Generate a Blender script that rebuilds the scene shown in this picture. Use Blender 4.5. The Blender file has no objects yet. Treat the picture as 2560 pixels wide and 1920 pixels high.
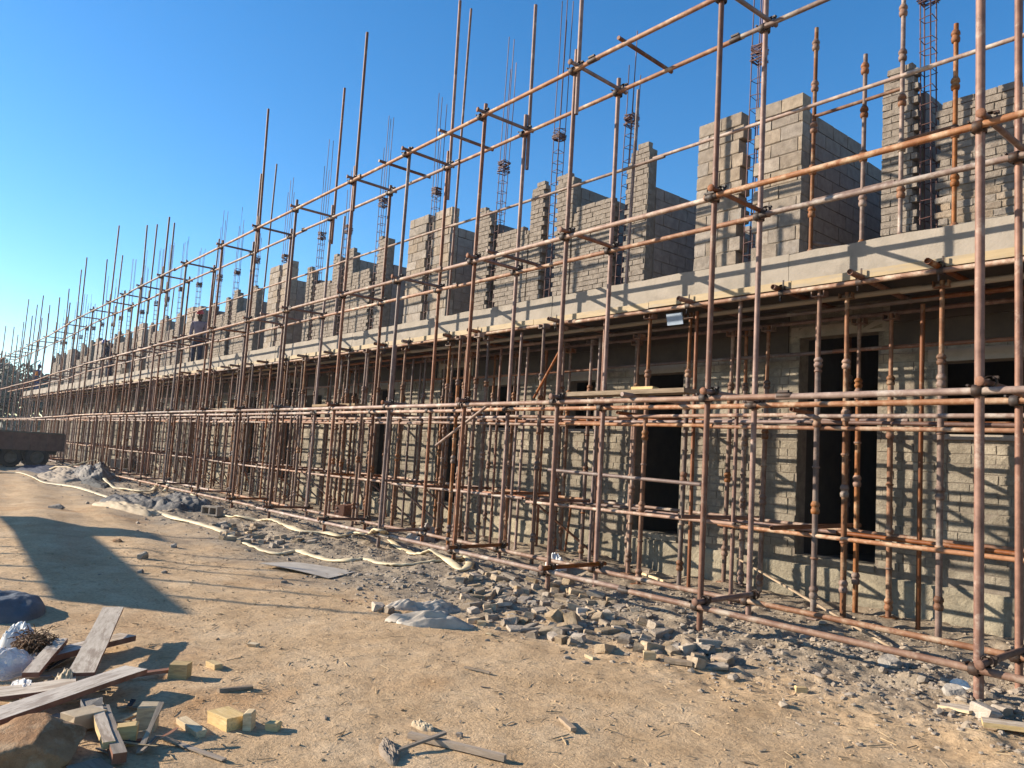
import bpy, math, random
import numpy as np
from mathutils import Vector, Matrix, Euler
R = math.radians
S = bpy.context.scene
C = S.collection
rng = random.Random(7)
npr = np.random.RandomState(11)

# ------------------------------------------------------------------ camera
YAW, PIT, ROL = R(50.6), R(5.49), R(3.55)
fw = Vector((-math.sin(YAW)*math.cos(PIT), math.cos(YAW)*math.cos(PIT), math.sin(PIT)))
ri = Vector((math.cos(YAW), math.sin(YAW), 0))
up = ri.cross(fw)
r2 = ri*math.cos(ROL) + up*math.sin(ROL)
u2 = -ri*math.sin(ROL) + up*math.cos(ROL)
cam = bpy.data.cameras.new('camera')
cam.sensor_width = 36.0
cam.lens = 36.0*1924/2560
cam.clip_start = 0.05
cam.clip_end = 4000
co = bpy.data.objects.new('camera', cam)
C.objects.link(co)
M = Matrix((r2, u2, -fw)).transposed().to_4x4()
M.translation = Vector((0, -6.28, 1.6))
co.matrix_world = M
S.camera = co

# ------------------------------------------------------------------ sun and sky
SUN = Vector((1.17, 1.0, -0.563)).normalized()      # the way the light travels
elev = math.asin(-SUN.z)
azim = math.atan2(-SUN.x, -SUN.y)
w = bpy.data.worlds.new('World')
S.world = w
w.use_nodes = True
nt = w.node_tree
bg = nt.nodes['Background']
sky = nt.nodes.new('ShaderNodeTexSky')
sky.sky_type = 'NISHITA'
sky.sun_disc = False
sky.sun_elevation = elev
sky.sun_rotation = azim
sky.altitude = 300
sky.air_density = 1.0
sky.dust_density = 0.15
sky.ozone_density = 3.0
hs = nt.nodes.new('ShaderNodeHueSaturation')
hs.inputs['Saturation'].default_value = 1.27
hs.inputs['Value'].default_value = 1.0
nt.links.new(sky.outputs[0], hs.inputs['Color'])
nt.links.new(hs.outputs[0], bg.inputs['Color'])
bg.inputs['Strength'].default_value = 0.108
sl = bpy.data.lights.new('sun', 'SUN')
sl.energy = 5.0
sl.angle = R(0.53)
sl.color = (1.0, 0.89, 0.74)
so = bpy.data.objects.new('sun', sl)
C.objects.link(so)
so.rotation_euler = SUN.to_track_quat('-Z', 'Y').to_euler()
so.location = (-40, -40, 30)
S.view_settings.view_transform = 'Standard'
S.view_settings.look = 'None'
S.view_settings.exposure = 1.1
S.view_settings.gamma = 1.0
S.view_settings.use_curve_mapping = False

# ------------------------------------------------------------------ materials
def nodes_of(name):
    m = bpy.data.materials.new(name)
    m.use_nodes = True
    t = m.node_tree
    return m, t, t.nodes['Principled BSDF']

def N(t, kind, **kw):
    n = t.nodes.new(kind)
    for k, v in kw.items():
        setattr(n, k, v)
    return n

def mat(name, c1, c2, scale=8.0, rough=0.9, bump=0.3, bdist=0.01, c3=None, s3=1.5, t3=(0.5, 0.7), rnd=0.0, stretch=None, spec=0.3, detail=6.0, fine=None, obj=False):
    """two colours mixed by noise, an optional third in patches, optional change per object, bump"""
    c1, c2 = [q*.85 for q in c1], [q*.85 for q in c2]
    if c3: c3 = [q*.85 for q in c3]
    m, t, b = nodes_of(name)
    L = t.links.new
    if obj:
        src = N(t, 'ShaderNodeTexCoord').outputs['Object']
    else:
        src = N(t, 'ShaderNodeNewGeometry').outputs['Position']
    if stretch:
        mp = N(t, 'ShaderNodeMapping')
        mp.inputs['Scale'].default_value = stretch
        L(src, mp.inputs[0]); src = mp.outputs[0]
    n1 = N(t, 'ShaderNodeTexNoise'); n1.inputs['Scale'].default_value = scale; n1.inputs['Detail'].default_value = detail; n1.inputs['Roughness'].default_value = 0.65
    L(src, n1.inputs['Vector'])
    rp = N(t, 'ShaderNodeValToRGB'); rp.color_ramp.elements[0].position = 0.33; rp.color_ramp.elements[1].position = 0.68
    rp.color_ramp.elements[0].color = (*c1, 1); rp.color_ramp.elements[1].color = (*c2, 1)
    L(n1.outputs['Fac'], rp.inputs[0])
    col = rp.outputs[0]
    if c3:
        n3 = N(t, 'ShaderNodeTexNoise'); n3.inputs['Scale'].default_value = s3; n3.inputs['Detail'].default_value = 7; n3.inputs['Roughness'].default_value = 0.7
        L(src, n3.inputs['Vector'])
        r3 = N(t, 'ShaderNodeValToRGB'); r3.color_ramp.elements[0].position = t3[0]; r3.color_ramp.elements[1].position = t3[1]
        L(n3.outputs['Fac'], r3.inputs[0])
        mx = N(t, 'ShaderNodeMix', data_type='RGBA')
        L(r3.outputs[0], mx.inputs[0]); L(col, mx.inputs[6]); mx.inputs[7].default_value = (*c3, 1)
        col = mx.outputs[2]
    if rnd:
        oi = N(t, 'ShaderNodeObjectInfo')
        mr = N(t, 'ShaderNodeMapRange'); mr.inputs[3].default_value = 1-rnd; mr.inputs[4].default_value = 1+rnd
        L(oi.outputs['Random'], mr.inputs[0])
        hv = N(t, 'ShaderNodeHueSaturation')
        L(mr.outputs[0], hv.inputs['Value']); L(col, hv.inputs['Color'])
        sr = N(t, 'ShaderNodeMath', operation='MULTIPLY'); sr.inputs[1].default_value = 7.31
        fr = N(t, 'ShaderNodeMath', operation='FRACT')
        L(oi.outputs['Random'], sr.inputs[0]); L(sr.outputs[0], fr.inputs[0])
        ms = N(t, 'ShaderNodeMapRange'); ms.inputs[3].default_value = 1-rnd*1.2; ms.inputs[4].default_value = 1+rnd*1.2
        L(fr.outputs[0], ms.inputs[0]); L(ms.outputs[0], hv.inputs['Saturation'])
        col = hv.outputs[0]
    L(col, b.inputs['Base Color'])
    b.inputs['Roughness'].default_value = rough
    b.inputs['Specular IOR Level'].default_value = spec
    if bump:
        bp = N(t, 'ShaderNodeBump'); bp.inputs['Strength'].default_value = bump; bp.inputs['Distance'].default_value = bdist
        nb = N(t, 'ShaderNodeTexNoise'); nb.inputs['Scale'].default_value = fine or scale*3; nb.inputs['Detail'].default_value = 8; nb.inputs['Roughness'].default_value = 0.7
        L(src, nb.inputs['Vector'])
        L(nb.outputs['Fac'], bp.inputs['Height']); L(bp.outputs[0], b.inputs['Normal'])
    return m

MT = {}
MT['tube'] = mat('rusty_tube', (.125, .050, .028), (.26, .122, .072), 7, .6, .3, .003, c3=(.36, .26, .19), s3=4, t3=(.56, .7), rnd=.35, spec=.4, fine=60)
MT['tube_pale'] = mat('dusty_rusty_tube', (.19, .092, .056), (.36, .215, .14), 8, .65, .35, .003, c3=(.47, .375, .28), s3=4, t3=(.5, .66), rnd=.25, spec=.35, fine=60)
MT['prop'] = mat('rusty_orange_prop', (.12, .056, .032), (.26, .135, .08), 12, .65, .3, .003, c3=(.36, .26, .18), s3=4, t3=(.52, .68), rnd=.3, spec=.3, fine=60)
MT['coupler'] = mat('black_oily_coupler', (.022, .016, .013), (.075, .042, .028), 30, .6, .3, .003, rnd=.3)
MT['disc'] = mat('orange_rust_end', (.13, .05, .024), (.25, .11, .055), 30, .75, .3, .003, rnd=.2)
MT['rebar'] = mat('dark_rebar_steel', (.075, .028, .024), (.15, .062, .048), 20, .6, 0, spec=.4)
MT['brick'] = mat('grey_cement_brick', (.21, .165, .125), (.36, .295, .23), 14, .95, 1.0, .016, c3=(.30, .18, .115), s3=2.3, t3=(.64, .74), rnd=.22, fine=42)
MT['mortar'] = mat('rough_mortar', (.15, .12, .09), (.27, .225, .175), 9, .95, .8, .012, fine=40)
MT['block'] = mat('grey_cement_block', (.22, .178, .137), (.36, .298, .235), 11, .95, 1.0, .016, c3=(.38, .335, .28), s3=3, t3=(.58, .72), rnd=.17, fine=50)
MT['shade_block'] = mat('cross_wall_block', (.20, .165, .14), (.29, .25, .215), 9, .95, .5, .01, rnd=.15, fine=45)  # darker copy of the block colour for the shaded cross walls
MT['plaster'] = mat('lower_wall_brickwork', (.155, .128, .093), (.29, .248, .188), 4, .95, 1.0, .02, c3=(.38, .325, .245), s3=1.6, t3=(.5, .62), fine=30)
MT['plinth'] = mat('rough_yellowish_plinth', (.19, .16, .115), (.33, .285, .205), 3.5, .95, 1.0, .03, c3=(.42, .355, .25), s3=1.2, t3=(.5, .66), fine=17)
MT['slab'] = mat('pale_cast_concrete', (.27, .235, .19), (.36, .31, .255), 3, .9, .45, .012, c3=(.175, .15, .122), s3=1.1, t3=(.55, .75), fine=30)
MT['dark_inside'] = mat('shade_inside_wall', (.045, .04, .035), (.07, .06, .05), 4, .95, .3, .01)  # colour lowered so the rooms behind the openings read as deep shade
MT['ply_yellow'] = mat('yellow_formwork_ply', (.33, .245, .135), (.43, .325, .19), 3, .7, .2, .003, c3=(.30, .25, .19), s3=2, t3=(.5, .7), stretch=(1, 8, 8), fine=20)
MT['timber'] = mat('weathered_timber', (.21, .15, .095), (.36, .27, .185), 6, .85, .4, .004, rnd=.25, stretch=(1, 9, 9), fine=20, obj=True)
MT['shade_timber'] = mat('shade_dark_ply', (.045, .033, .024), (.085, .062, .045), 3, .85, .2, .003)  # ply colour darkened to deepen the shade under the slab
MT['grey_board'] = mat('grey_used_formboard', (.46, .375, .285), (.68, .575, .45), 5, .8, .4, .004, c3=(.34, .26, .19), s3=3, t3=(.5, .62), rnd=.1, fine=24, obj=True, stretch=(1.2, 7, 7))
MT['board_edge'] = mat('red_brown_board_edge', (.17, .065, .035), (.29, .14, .085), 10, .8, .3, .003, fine=40, obj=True)
MT['pine'] = mat('fresh_pine', (.52, .37, .18), (.70, .53, .30), 4, .75, .35, .004, c3=(.30, .22, .13), s3=5, t3=(.5, .72), rnd=.15, stretch=(2, 14, 14), fine=10, obj=True)
MT['rock'] = mat('orange_brown_rock', (.24, .115, .045), (.48, .275, .135), 7, .9, 1.0, .02, c3=(.46, .31, .18), s3=6, t3=(.5, .62), fine=40)
MT['stone'] = mat('grey_stone', (.20, .165, .13), (.36, .31, .25), 16, .95, .7, .01, rnd=.25, fine=50)
MT['rubble'] = mat('grey_rubble', (.24, .19, .14), (.42, .34, .255), 9, .95, .6, .01, fine=45)
MT['rubble_brick'] = mat('dusty_broken_brick', (.29, .22, .15), (.48, .38, .275), 12, .95, .9, .014, c3=(.40, .26, .165), s3=3, t3=(.6, .72), rnd=.25, fine=42)
MT['straw'] = mat('straw_bits', (.24, .16, .085), (.50, .37, .21), 3.1, .8, 0)
MT['hose'] = mat('cream_layflat_hose', (.56, .45, .27), (.74, .62, .41), 4, .6, .4, .006, c3=(.50, .40, .25), s3=3, t3=(.55, .75), fine=22)
MT['sack'] = mat('grey_cement_sack', (.36, .305, .24), (.52, .45, .365), 5, .55, .3, .006, c3=(.17, .15, .13), s3=3.5, t3=(.56, .66), fine=20)
MT['sack_dark'] = mat('dusty_dark_sack', (.12, .105, .09), (.34, .29, .24), 3, .8, 1.0, .04, c3=(.09,.085,.085), s3=1.3, t3=(.5,.56), fine=9)
MT['sack_tan'] = mat('tan_paper_sack', (.42, .31, .19), (.55, .43, .28), 6, .75, .4, .01, fine=16)
MT['blue_tarp'] = mat('blue_grey_tarp', (.075, .08, .088), (.15, .155, .165), 4, .6, .6, .02, fine=9)
MT['sheet'] = mat('pale_corrugated_sheet', (.38, .335, .28), (.55, .49, .41), 5, .7, .2, .004, stretch=(1, 1, 1))
MT['coir'] = mat('brown_wire', (.075, .035, .014), (.17, .085, .035), 20, .7, 0)
MT['black'] = mat('black_rubber', (.012, .012, .013), (.03, .028, .027), 12, .8, .2, .004)
MT['red'] = mat('dull_red_paint', (.36, .035, .03), (.48, .06, .045), 5, .5, .1, .003)
MT['trailer'] = mat('rusty_brown_trailer', (.10, .055, .04), (.19, .105, .075), 4, .7, .3, .005, fine=20)
MT['wheelrim'] = mat('dusty_rim', (.08, .07, .05), (.15, .13, .10), 6, .7, .2, .003)
MT['white_paper'] = mat('white_scrap', (.62, .60, .56), (.75, .73, .69), 6, .6, .3, .004)
MT['skin'] = mat('dark_skin', (.045, .025, .016), (.065, .038, .025), 9, .55, 0)
MT['shirt'] = mat('faded_lilac_shirt', (.22, .17, .20), (.30, .25, .28), 8, .9, .4, .01)
MT['navy'] = mat('navy_work_cloth', (.020, .024, .045), (.045, .052, .085), 8, .9, .4, .01)
MT['bluecloth'] = mat('blue_overall_cloth', (.025, .05, .16), (.05, .09, .24), 8, .9, .4, .01)
MT['orange'] = mat('orange_vest', (.62, .20, .03), (.75, .28, .05), 8, .8, .2, .005)
MT['helmet_red'] = mat('red_hard_hat', (.55, .045, .035), (.62, .07, .05), 8, .35, 0)
MT['helmet_blue'] = mat('blue_hard_hat', (.03, .06, .24), (.05, .08, .3), 8, .35, 0)
MT['bark'] = mat('bark', (.07, .05, .035), (.14, .105, .08), 6, .95, .5, .02)
MT['leaf'] = mat('hazed_leaves', (.10, .115, .08), (.17, .185, .13), 1.3, .7, 0)  # leaf colour paled and greyed to stand in for distance haze
MT['leaf2'] = mat('olive_leaves', (.12, .125, .085), (.19, .195, .14), 1.1, .7, 0)  # olive paled the same way for haze
MT['yellow_strap'] = mat('yellow_strap', (.7, .62, .05), (.8, .72, .1), 6, .6, 0)
MT['blue_sheet'] = mat('pale_blue_sheet', (.24, .30, .38), (.36, .42, .49), 6, .5, .1, .003)
# clear plastic
m, t, b = nodes_of('crumpled_clear_plastic')
b.inputs['Base Color'].default_value = (.80, .78, .75, 1); b.inputs['Roughness'].default_value = .25
b.inputs['Transmission Weight'].default_value = .45; b.inputs['IOR'].default_value = 1.2
nb = N(t, 'ShaderNodeTexNoise'); nb.inputs['Scale'].default_value = 18
bp = N(t, 'ShaderNodeBump'); bp.inputs['Strength'].default_value = .6; bp.inputs['Distance'].default_value = .02
t.links.new(nb.outputs['Fac'], bp.inputs['Height']); t.links.new(bp.outputs[0], b.inputs['Normal'])
MT['plastic'] = m

def soil():
    m, t, b = nodes_of('site_soil')
    L = t.links.new
    pos = N(t, 'ShaderNodeNewGeometry').outputs['Position']
    def noise(sc, det=6, ro=.6, v=pos):
        n = N(t, 'ShaderNodeTexNoise'); n.inputs['Scale'].default_value = sc; n.inputs['Detail'].default_value = det; n.inputs['Roughness'].default_value = ro
        L(v, n.inputs['Vector']); return n.outputs['Fac']
    def ramp(f, stops):
        r = N(t, 'ShaderNodeValToRGB')
        while len(r.color_ramp.elements) < len(stops): r.color_ramp.elements.new(.5)
        for e, (p, c) in zip(r.color_ramp.elements, stops):
            e.position = p; e.color = (*c, 1)
        L(f, r.inputs[0]); return r.outputs[0]
    def mix(f, a, bb):
        x = N(t, 'ShaderNodeMix', data_type='RGBA'); L(f, x.inputs[0]); L(a, x.inputs[6]); L(bb, x.inputs[7]); return x.outputs[2]
    def M2(op, a, v):
        n = N(t, 'ShaderNodeMath', operation=op)
        for i, q in enumerate((a, v)):
            if isinstance(q, (int, float)): n.inputs[i].default_value = q
            else: L(q, n.inputs[i])
        return n.outputs[0]
    tan = ramp(noise(1.6, 8, .7), [(.28, (.36, .235, .125)), (.5, (.50, .345, .20)), (.72, (.57, .42, .265))])
    orange = ramp(noise(5, 6), [(.3, (.37, .20, .085)), (.7, (.52, .32, .165))])
    of = ramp(noise(.55, 5, .6), [(.56, (0, 0, 0)), (.70, (.85, .85, .85))])
    tan = mix(of, tan, orange)
    grey = ramp(noise(3.2, 8, .7), [(.28, (.20, .152, .105)), (.52, (.31, .245, .175)), (.75, (.40, .325, .24))])
    # cement dust and gravel lie along the building, ragged edge towards the track
    sp = N(t, 'ShaderNodeSeparateXYZ'); L(pos, sp.inputs[0])
    edge = M2('MINIMUM', M2('ADD', M2('MULTIPLY', sp.outputs[0], .33), .55), -0.55)
    edge = M2('MAXIMUM', edge, -2.3)
    d = M2('SUBTRACT', sp.outputs[1], edge)
    d = M2('ADD', d, M2('MULTIPLY', M2('SUBTRACT', noise(.9, 7, .65), .5), 2.6))
    mr = N(t, 'ShaderNodeMapRange'); mr.inputs[1].default_value = -.35; mr.inputs[2].default_value = .6; L(d, mr.inputs[0])
    col = mix(mr.outputs[0], tan, grey)
    speck = ramp(noise(38, 3, .5), [(.40, (.62, .62, .62)), (.52, (1, 1, 1)), (.66, (1.0, 1.0, 1.0))])
    mu = N(t, 'ShaderNodeMix', data_type='RGBA', blend_type='MULTIPLY'); mu.inputs[0].default_value = .55
    L(col, mu.inputs[6]); L(speck, mu.inputs[7])
    L(mu.outputs[2], b.inputs['Base Color'])
    b.inputs['Roughness'].default_value = 1.0; b.inputs['Specular IOR Level'].default_value = .12
    h = M2('ADD', M2('MULTIPLY', noise(11, 8, .7), .8), M2('MULTIPLY', noise(60, 6, .7), .7))
    bp = N(t, 'ShaderNodeBump'); bp.inputs['Strength'].default_value = .75; bp.inputs['Distance'].default_value = .024
    L(h, bp.inputs['Height']); L(bp.outputs[0], b.inputs['Normal'])
    return m
MT['soil'] = soil()

# ------------------------------------------------------------------ mesh helpers
class MB:
    def __init__(s): s.v = []; s.f = []; s.sm = []
    def add(s, vs, fs, smooth=False):
        o = len(s.v); s.v += [tuple(p) for p in vs]; s.f += [tuple(i+o for i in f) for f in fs]; s.sm += [smooth]*len(fs)
        return s
    def box(s, c, d, rot=None, jit=0.0):
        hx, hy, hz = d[0]/2, d[1]/2, d[2]/2
        vs = [Vector((x*hx, y*hy, z*hz)) for x in (-1, 1) for y in (-1, 1) for z in (-1, 1)]
        if jit: vs = [p+Vector((rng.uniform(-jit, jit), rng.uniform(-jit, jit), rng.uniform(-jit, jit))) for p in vs]
        if rot is not None: vs = [rot @ p for p in vs]
        c = Vector(c)
        return s.add([p+c for p in vs], [(0, 1, 3, 2), (4, 6, 7, 5), (0, 4, 5, 1), (2, 3, 7, 6), (0, 2, 6, 4), (1, 5, 7, 3)])
    def bx(s, x0, x1, y0, y1, z0, z1): return s.box(((x0+x1)/2, (y0+y1)/2, (z0+z1)/2), (x1-x0, y1-y0, z1-z0))
    def tube(s, p0, p1, r, n=8, r1=None, caps=True):
        p0, p1 = Vector(p0), Vector(p1); d = (p1-p0)
        if d.length < 1e-6: return s
        q = d.to_track_quat('Z', 'Y'); r1 = r if r1 is None else r1
        vs = [];
        for p, rr in ((p0, r), (p1, r1)):
            for i in range(n):
                a = 2*math.pi*i/n; vs.append(p + q @ Vector((rr*math.cos(a), rr*math.sin(a), 0)))
        s.add(vs, [(i, (i+1) % n, n+(i+1) % n, n+i) for i in range(n)], True)
        if caps:
            s.add(vs[:n], [tuple(range(n-1, -1, -1))]); s.add(vs[n:], [tuple(range(n))])
        return s
    def path(s, pts, r, n=6):
        pts = [Vector(p) for p in pts]; rings = []
        for i, p in enumerate(pts):
            d = (pts[min(i+1, len(pts)-1)]-pts[max(i-1, 0)]).normalized(); q = d.to_track_quat('Z', 'Y')
            rr = r[i] if isinstance(r, (list, tuple)) else r
            rings.append([p+q @ Vector((rr*math.cos(2*math.pi*k/n), rr*math.sin(2*math.pi*k/n), 0)) for k in range(n)])
        vs = [p for ring in rings for p in ring]
        fs = [(i*n+k, i*n+(k+1) % n, (i+1)*n+(k+1) % n, (i+1)*n+k) for i in range(len(pts)-1) for k in range(n)]
        s.add(vs, fs, True); s.add(rings[0], [tuple(range(n-1, -1, -1))]); s.add(rings[-1], [tuple(range(n))])
        return s
    def lathe(s, prof, n=16, c=(0, 0, 0), axis='Z'):
        vs = []
        for r, z in prof:
            for k in range(n):
                a = 2*math.pi*k/n; p = (r*math.cos(a), r*math.sin(a), z)
                if axis == 'X': p = (p[2], p[0], p[1])
                if axis == 'Y': p = (p[0], p[2], p[1])
                vs.append((p[0]+c[0], p[1]+c[1], p[2]+c[2]))
        fs = [(i*n+k, i*n+(k+1) % n, (i+1)*n+(k+1) % n, (i+1)*n+k) for i in range(len(prof)-1) for k in range(n)]
        return s.add(vs, fs, True)
    def mesh(s, name, m):
        me = bpy.data.meshes.new(name); me.from_pydata(s.v, [], s.f)
        me.polygons.foreach_set('use_smooth', s.sm)
        if m is not None:
            for k in (m if isinstance(m, list) else [m]): me.materials.append(MT[k] if isinstance(k, str) else k)
        me.update()
        return me

def link(name, data, parent=None, loc=(0, 0, 0), rot=None, scale=None, kind=None):
    o = bpy.data.objects.new(name, data); C.objects.link(o)
    o.location = loc
    if rot is not None: o.rotation_euler = rot
    if scale is not None: o.scale = scale
    if parent is not None: o.parent = parent
    if kind: o['kind'] = kind
    return o

def tag(o, label, cat, group=None):
    o['label'] = label; o['category'] = cat
    if group: o['group'] = group
    return o

def thing(name, label, cat, loc=(0, 0, 0), group=None, rz=0.0):
    o = link(name, None, None, loc, (0, 0, rz)); o.empty_display_size = .2
    return tag(o, label, cat, group)

def mesh_thing(name, mb, m, label, cat, group=None, loc=(0, 0, 0), rot=None):
    return tag(link(name, mb.mesh(name, m), None, loc, rot), label, cat, group)

# value noise for the ground
def vnoise(x, y, seed):
    xi = np.floor(x).astype(np.int64); yi = np.floor(y).astype(np.int64); fx = x-xi; fy = y-yi
    def h(a, b):
        k = (a*374761393 + b*668265263 + seed*1442695041) & 0x7fffffff
        k = ((k ^ (k >> 13))*1274126177) & 0x7fffffff
        return ((k ^ (k >> 16)) & 0xffff)/65535.0
    u = fx*fx*(3-2*fx); v = fy*fy*(3-2*fy)
    return (h(xi, yi)*(1-u)+h(xi+1, yi)*u)*(1-v) + (h(xi, yi+1)*(1-u)+h(xi+1, yi+1)*u)*v - .5

def sstep(a, b, x):
    q = np.clip((x-a)/(b-a), 0, 1); return q*q*(3-2*q)

def ground_z(x, y):
    x = np.asarray(x, float); y = np.asarray(y, float)
    rough = .22 + 1.1*sstep(-1.9, -.4, y+.25*vnoise(x*.8, y*.8, 5)*4)*(1-sstep(3.0, 4.0, y))
    z = .10*sstep(-1.6, .2, y) + .03*sstep(.8, 2.4, y)
    z = z + .07*vnoise(x*.45, y*.45, 1)
    z = z + .055*rough*vnoise(x*1.7, y*1.7, 2) + .05*rough*vnoise(x*4.1, y*4.1, 3) + .030*rough*vnoise(x*9.3, y*9.3, 4)
    z = z + .020*(.12+rough*.9)*vnoise(x*19, y*19, 6)
    # wheel ruts and soft mounds on the track to the left
    far = sstep(-7.5, -11, x)*sstep(.3, -1.5, y)
    z = z + far*(.05*np.abs(vnoise(x*.55, y*1.5, 8)) + .02*np.sin((y+.12*x)*5.2)*sstep(-9, -13, x))
    z = z + +.07*np.exp(-((x+16.2)/1.3)**2-((y+3.7)/1.6)**2) + .08*np.exp(-((x+30)/3.0)**2-((y+.3)/.9)**2)
    z = z + +.06*np.exp(-((x+14.2)/1.0)**2-((y+1.3)/.7)**2)
    near = np.exp(-((x)/1.8)**2-((y+6.28)/1.8)**2)
    return z*(1-.8*near)
def gz(x, y): return float(ground_z(x, y))

# ------------------------------------------------------------------ the ground
def axis(segs):
    out = []
    for a, b2, st in segs:
        n = max(1, int(round((b2-a)/st))); out += list(np.linspace(a, b2, n, endpoint=False))
    return np.array(out+[segs[-1][1]])
gx = axis([(-1500, -300, 150), (-300, -90, 10), (-90, -40, 1.2), (-40, -22, .28), (-22, -12, .085), (-12, -7.5, .042), (-7.5, -1.2, .024), (-1.2, 2, .08), (2, 12, 1), (12, 300, 30), (300, 1500, 200)])
gy = axis([(-1500, -200, 150), (-200, -30, 10), (-30, -9, 1.2), (-9, -5.8, .25), (-5.8, .7, .024), (.7, 2.9, .06), (2.9, 4, .3), (4, 30, 4), (30, 300, 30), (300, 1500, 200)])
X, Y = np.meshgrid(gx, gy)
Z = ground_z(X, Y)
nx, ny = len(gx), len(gy)
V = np.stack([X.ravel(), Y.ravel(), Z.ravel()], 1)
idx = np.arange(nx*ny).reshape(ny, nx)
F = np.stack([idx[:-1, :-1].ravel(), idx[:-1, 1:].ravel(), idx[1:, 1:].ravel(), idx[1:, :-1].ravel()], 1)
me = bpy.data.meshes.new('ground')
me.vertices.add(len(V)); me.vertices.foreach_set('co', V.ravel())
me.loops.add(F.size); me.loops.foreach_set('vertex_index', F.ravel())
me.polygons.add(len(F)); me.polygons.foreach_set('loop_start', np.arange(0, F.size, 4)); me.polygons.foreach_set('loop_total', np.full(len(F), 4))
me.polygons.foreach_set('use_smooth', np.ones(len(F), bool))
me.materials.append(MT['soil']); me.update(calc_edges=True); me.validate()
link('ground', me, kind='structure')

# ------------------------------------------------------------------ the building
YW, YS = 2.7, 1.4            # wall plane, front edge of the gallery slab
ZT, ZB = 4.065, 3.745
XL, XR = -62.0, 3.2
bld = thing('building', 'long two storey block of flats under construction, grey brick walls above a gallery slab', 'building', (-30, YW, 0))
BO = Vector((-30, YW, 0))
def bpart(name, mb, m, parent=None, kind=None):
    mb.v = [(p[0]-BO.x, p[1]-BO.y, p[2]) for p in mb.v]
    return link(name, mb.mesh(name, m), parent or bld, kind=kind)

brick_meshes, block_meshes = [], []
def lumpy(dx, dy, dz, jit, m, name):
    # a brick with knocked corners: box with a bevel ring
    mb = MB(); hx, hy, hz = dx/2, dy/2, dz/2; b = min(.008, dz*.12)
    prof = [(-hz, b), (-hz+b, 0), (hz-b, 0), (hz, b)]
    vs = []
    for z, ins in prof:
        for sx, sy in ((-1, -1), (1, -1), (1, 1), (-1, 1)):
            vs.append((sx*(hx-ins)+rng.uniform(-jit, jit), sy*(hy-ins)+rng.uniform(-jit, jit), z+rng.uniform(-jit, jit)))
    fs = [(3, 2, 1, 0), (12, 13, 14, 15)] + [(i*4+k, i*4+(k+1) % 4, (i+1)*4+(k+1) % 4, (i+1)*4+k) for i in range(3) for k in range(4)]
    mb.add(vs, fs)
    return mb.mesh(name, m)
for i in range(6):
    brick_meshes.append(lumpy(.214, .10, .074, .004, 'brick', 'brick'))
    block_meshes.append(lumpy(.385, .195, .186, .004, 'block', 'block'))
half_blocks = [lumpy(.188, .195, .186, .004, 'block', 'block') for i in range(4)]
half_bricks = [lumpy(.104, .10, .074, .004, 'brick', 'brick') for i in range(4)]

count = {'brick': 0, 'block': 0}
stuff_brick, stuff_block = MB(), MB()
def wall_piece(x0, x1, z0, z1, kind, solo, parent_name='wall_pier', toothL=False, toothR=False, ragged=.0, zl=None):
    """a piece of upper wall: a mortar core and courses of bricks or blocks laid in front of it"""
    core = MB()
    core.bx(x0+(.085 if toothL else .012), x1-(.085 if toothR else .012), YW+.012, YW+.2, z0, z1-(.1 if kind == 'brick' else .21))
    core_o = bpart(parent_name, core, 'mortar')
    hh, ll = (.085, .226) if kind == 'brick' else (.198, .398)
    rows = int(round((z1-z0)/hh)); hh2 = (z1-z0)/rows; topside = rng.random() < .5
    for r in range(rows):
        zc = z0+(r+.5)*hh2
        xa, xb = x0, x1
        if toothL and r % 2: xa += rng.uniform(.03, .07)
        if toothR and r % 2 == 0: xb -= rng.uniform(.03, .07)
        if r >= rows-3 and ragged and r > 6:
            cut = (r-rows+4)*ragged*rng.uniform(.3, 1.6)
            if topside: xb -= cut
            else: xa += cut
        x = xa - (ll/2 if r % 2 else 0)
        while x < xb-.03:
            a, b2 = max(x, xa), min(x+ll, xb); x += ll
            wd = b2-a-.011
            if wd < .03: continue
            full = ll-.012
            px = (a+b2)/2; py = YW+(.05 if kind == 'brick' else .0975)+rng.uniform(-.005, .006)
            rz = rng.uniform(-.008, .008); rx = rng.uniform(-.012, .012)
            if solo and count[kind] < 296:
                count[kind] += 1
                half = wd < full*.62
                ms = (half_bricks if half else brick_meshes) if kind == 'brick' else (half_blocks if half else block_meshes)
                base = {('brick', False): .214, ('brick', True): .104, ('block', False): .385, ('block', True): .188}[(kind, half)]
                link(kind, rng.choice(ms), core_o, (px-BO.x, py-BO.y, zc), (rx, rng.uniform(-.01, .01), rz), (wd/base, 1, (hh2-.011)/(.074 if kind == 'brick' else .186)))
            else:
                (stuff_brick if kind == 'brick' else stuff_block).box((px, py, zc), (wd, .1 if kind == 'brick' else .195, hh2-.011), Euler((rx, 0, rz)).to_matrix(), .004)
    return core_o

cross = MB()
def cross_wall(xr, y0, y1, ztops, solo_name='cross_wall'):
    """a wall running back into the building, its right face at xr, stepping in height"""
    mb = MB()
    hh, ll = .198, .398
    n = len(ztops)
    mb.bx(xr-.19, xr-.012, y0, y1, ZT, min(ztops)-.02)
    for k in range(int((y1-y0)/ll)+1):
        zt = ztops[min(n-1, int(k/((y1-y0)/ll)*n))]
        rows = int((zt-ZT)/hh)
        for r in range(rows):
            ya = y0+k*ll-(ll/2 if r % 2 else 0); yb = ya+ll-.012
            ya = max(ya, y0); yb = min(yb, y1)
            if yb-ya < .05: continue
            mb.box((xr-.1+rng.uniform(-.003, .003), (ya+yb)/2, ZT+(r+.5)*hh), (.2, yb-ya, hh-.012), None, .003)
    return bpart(solo_name, mb, 'shade_block')

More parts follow.
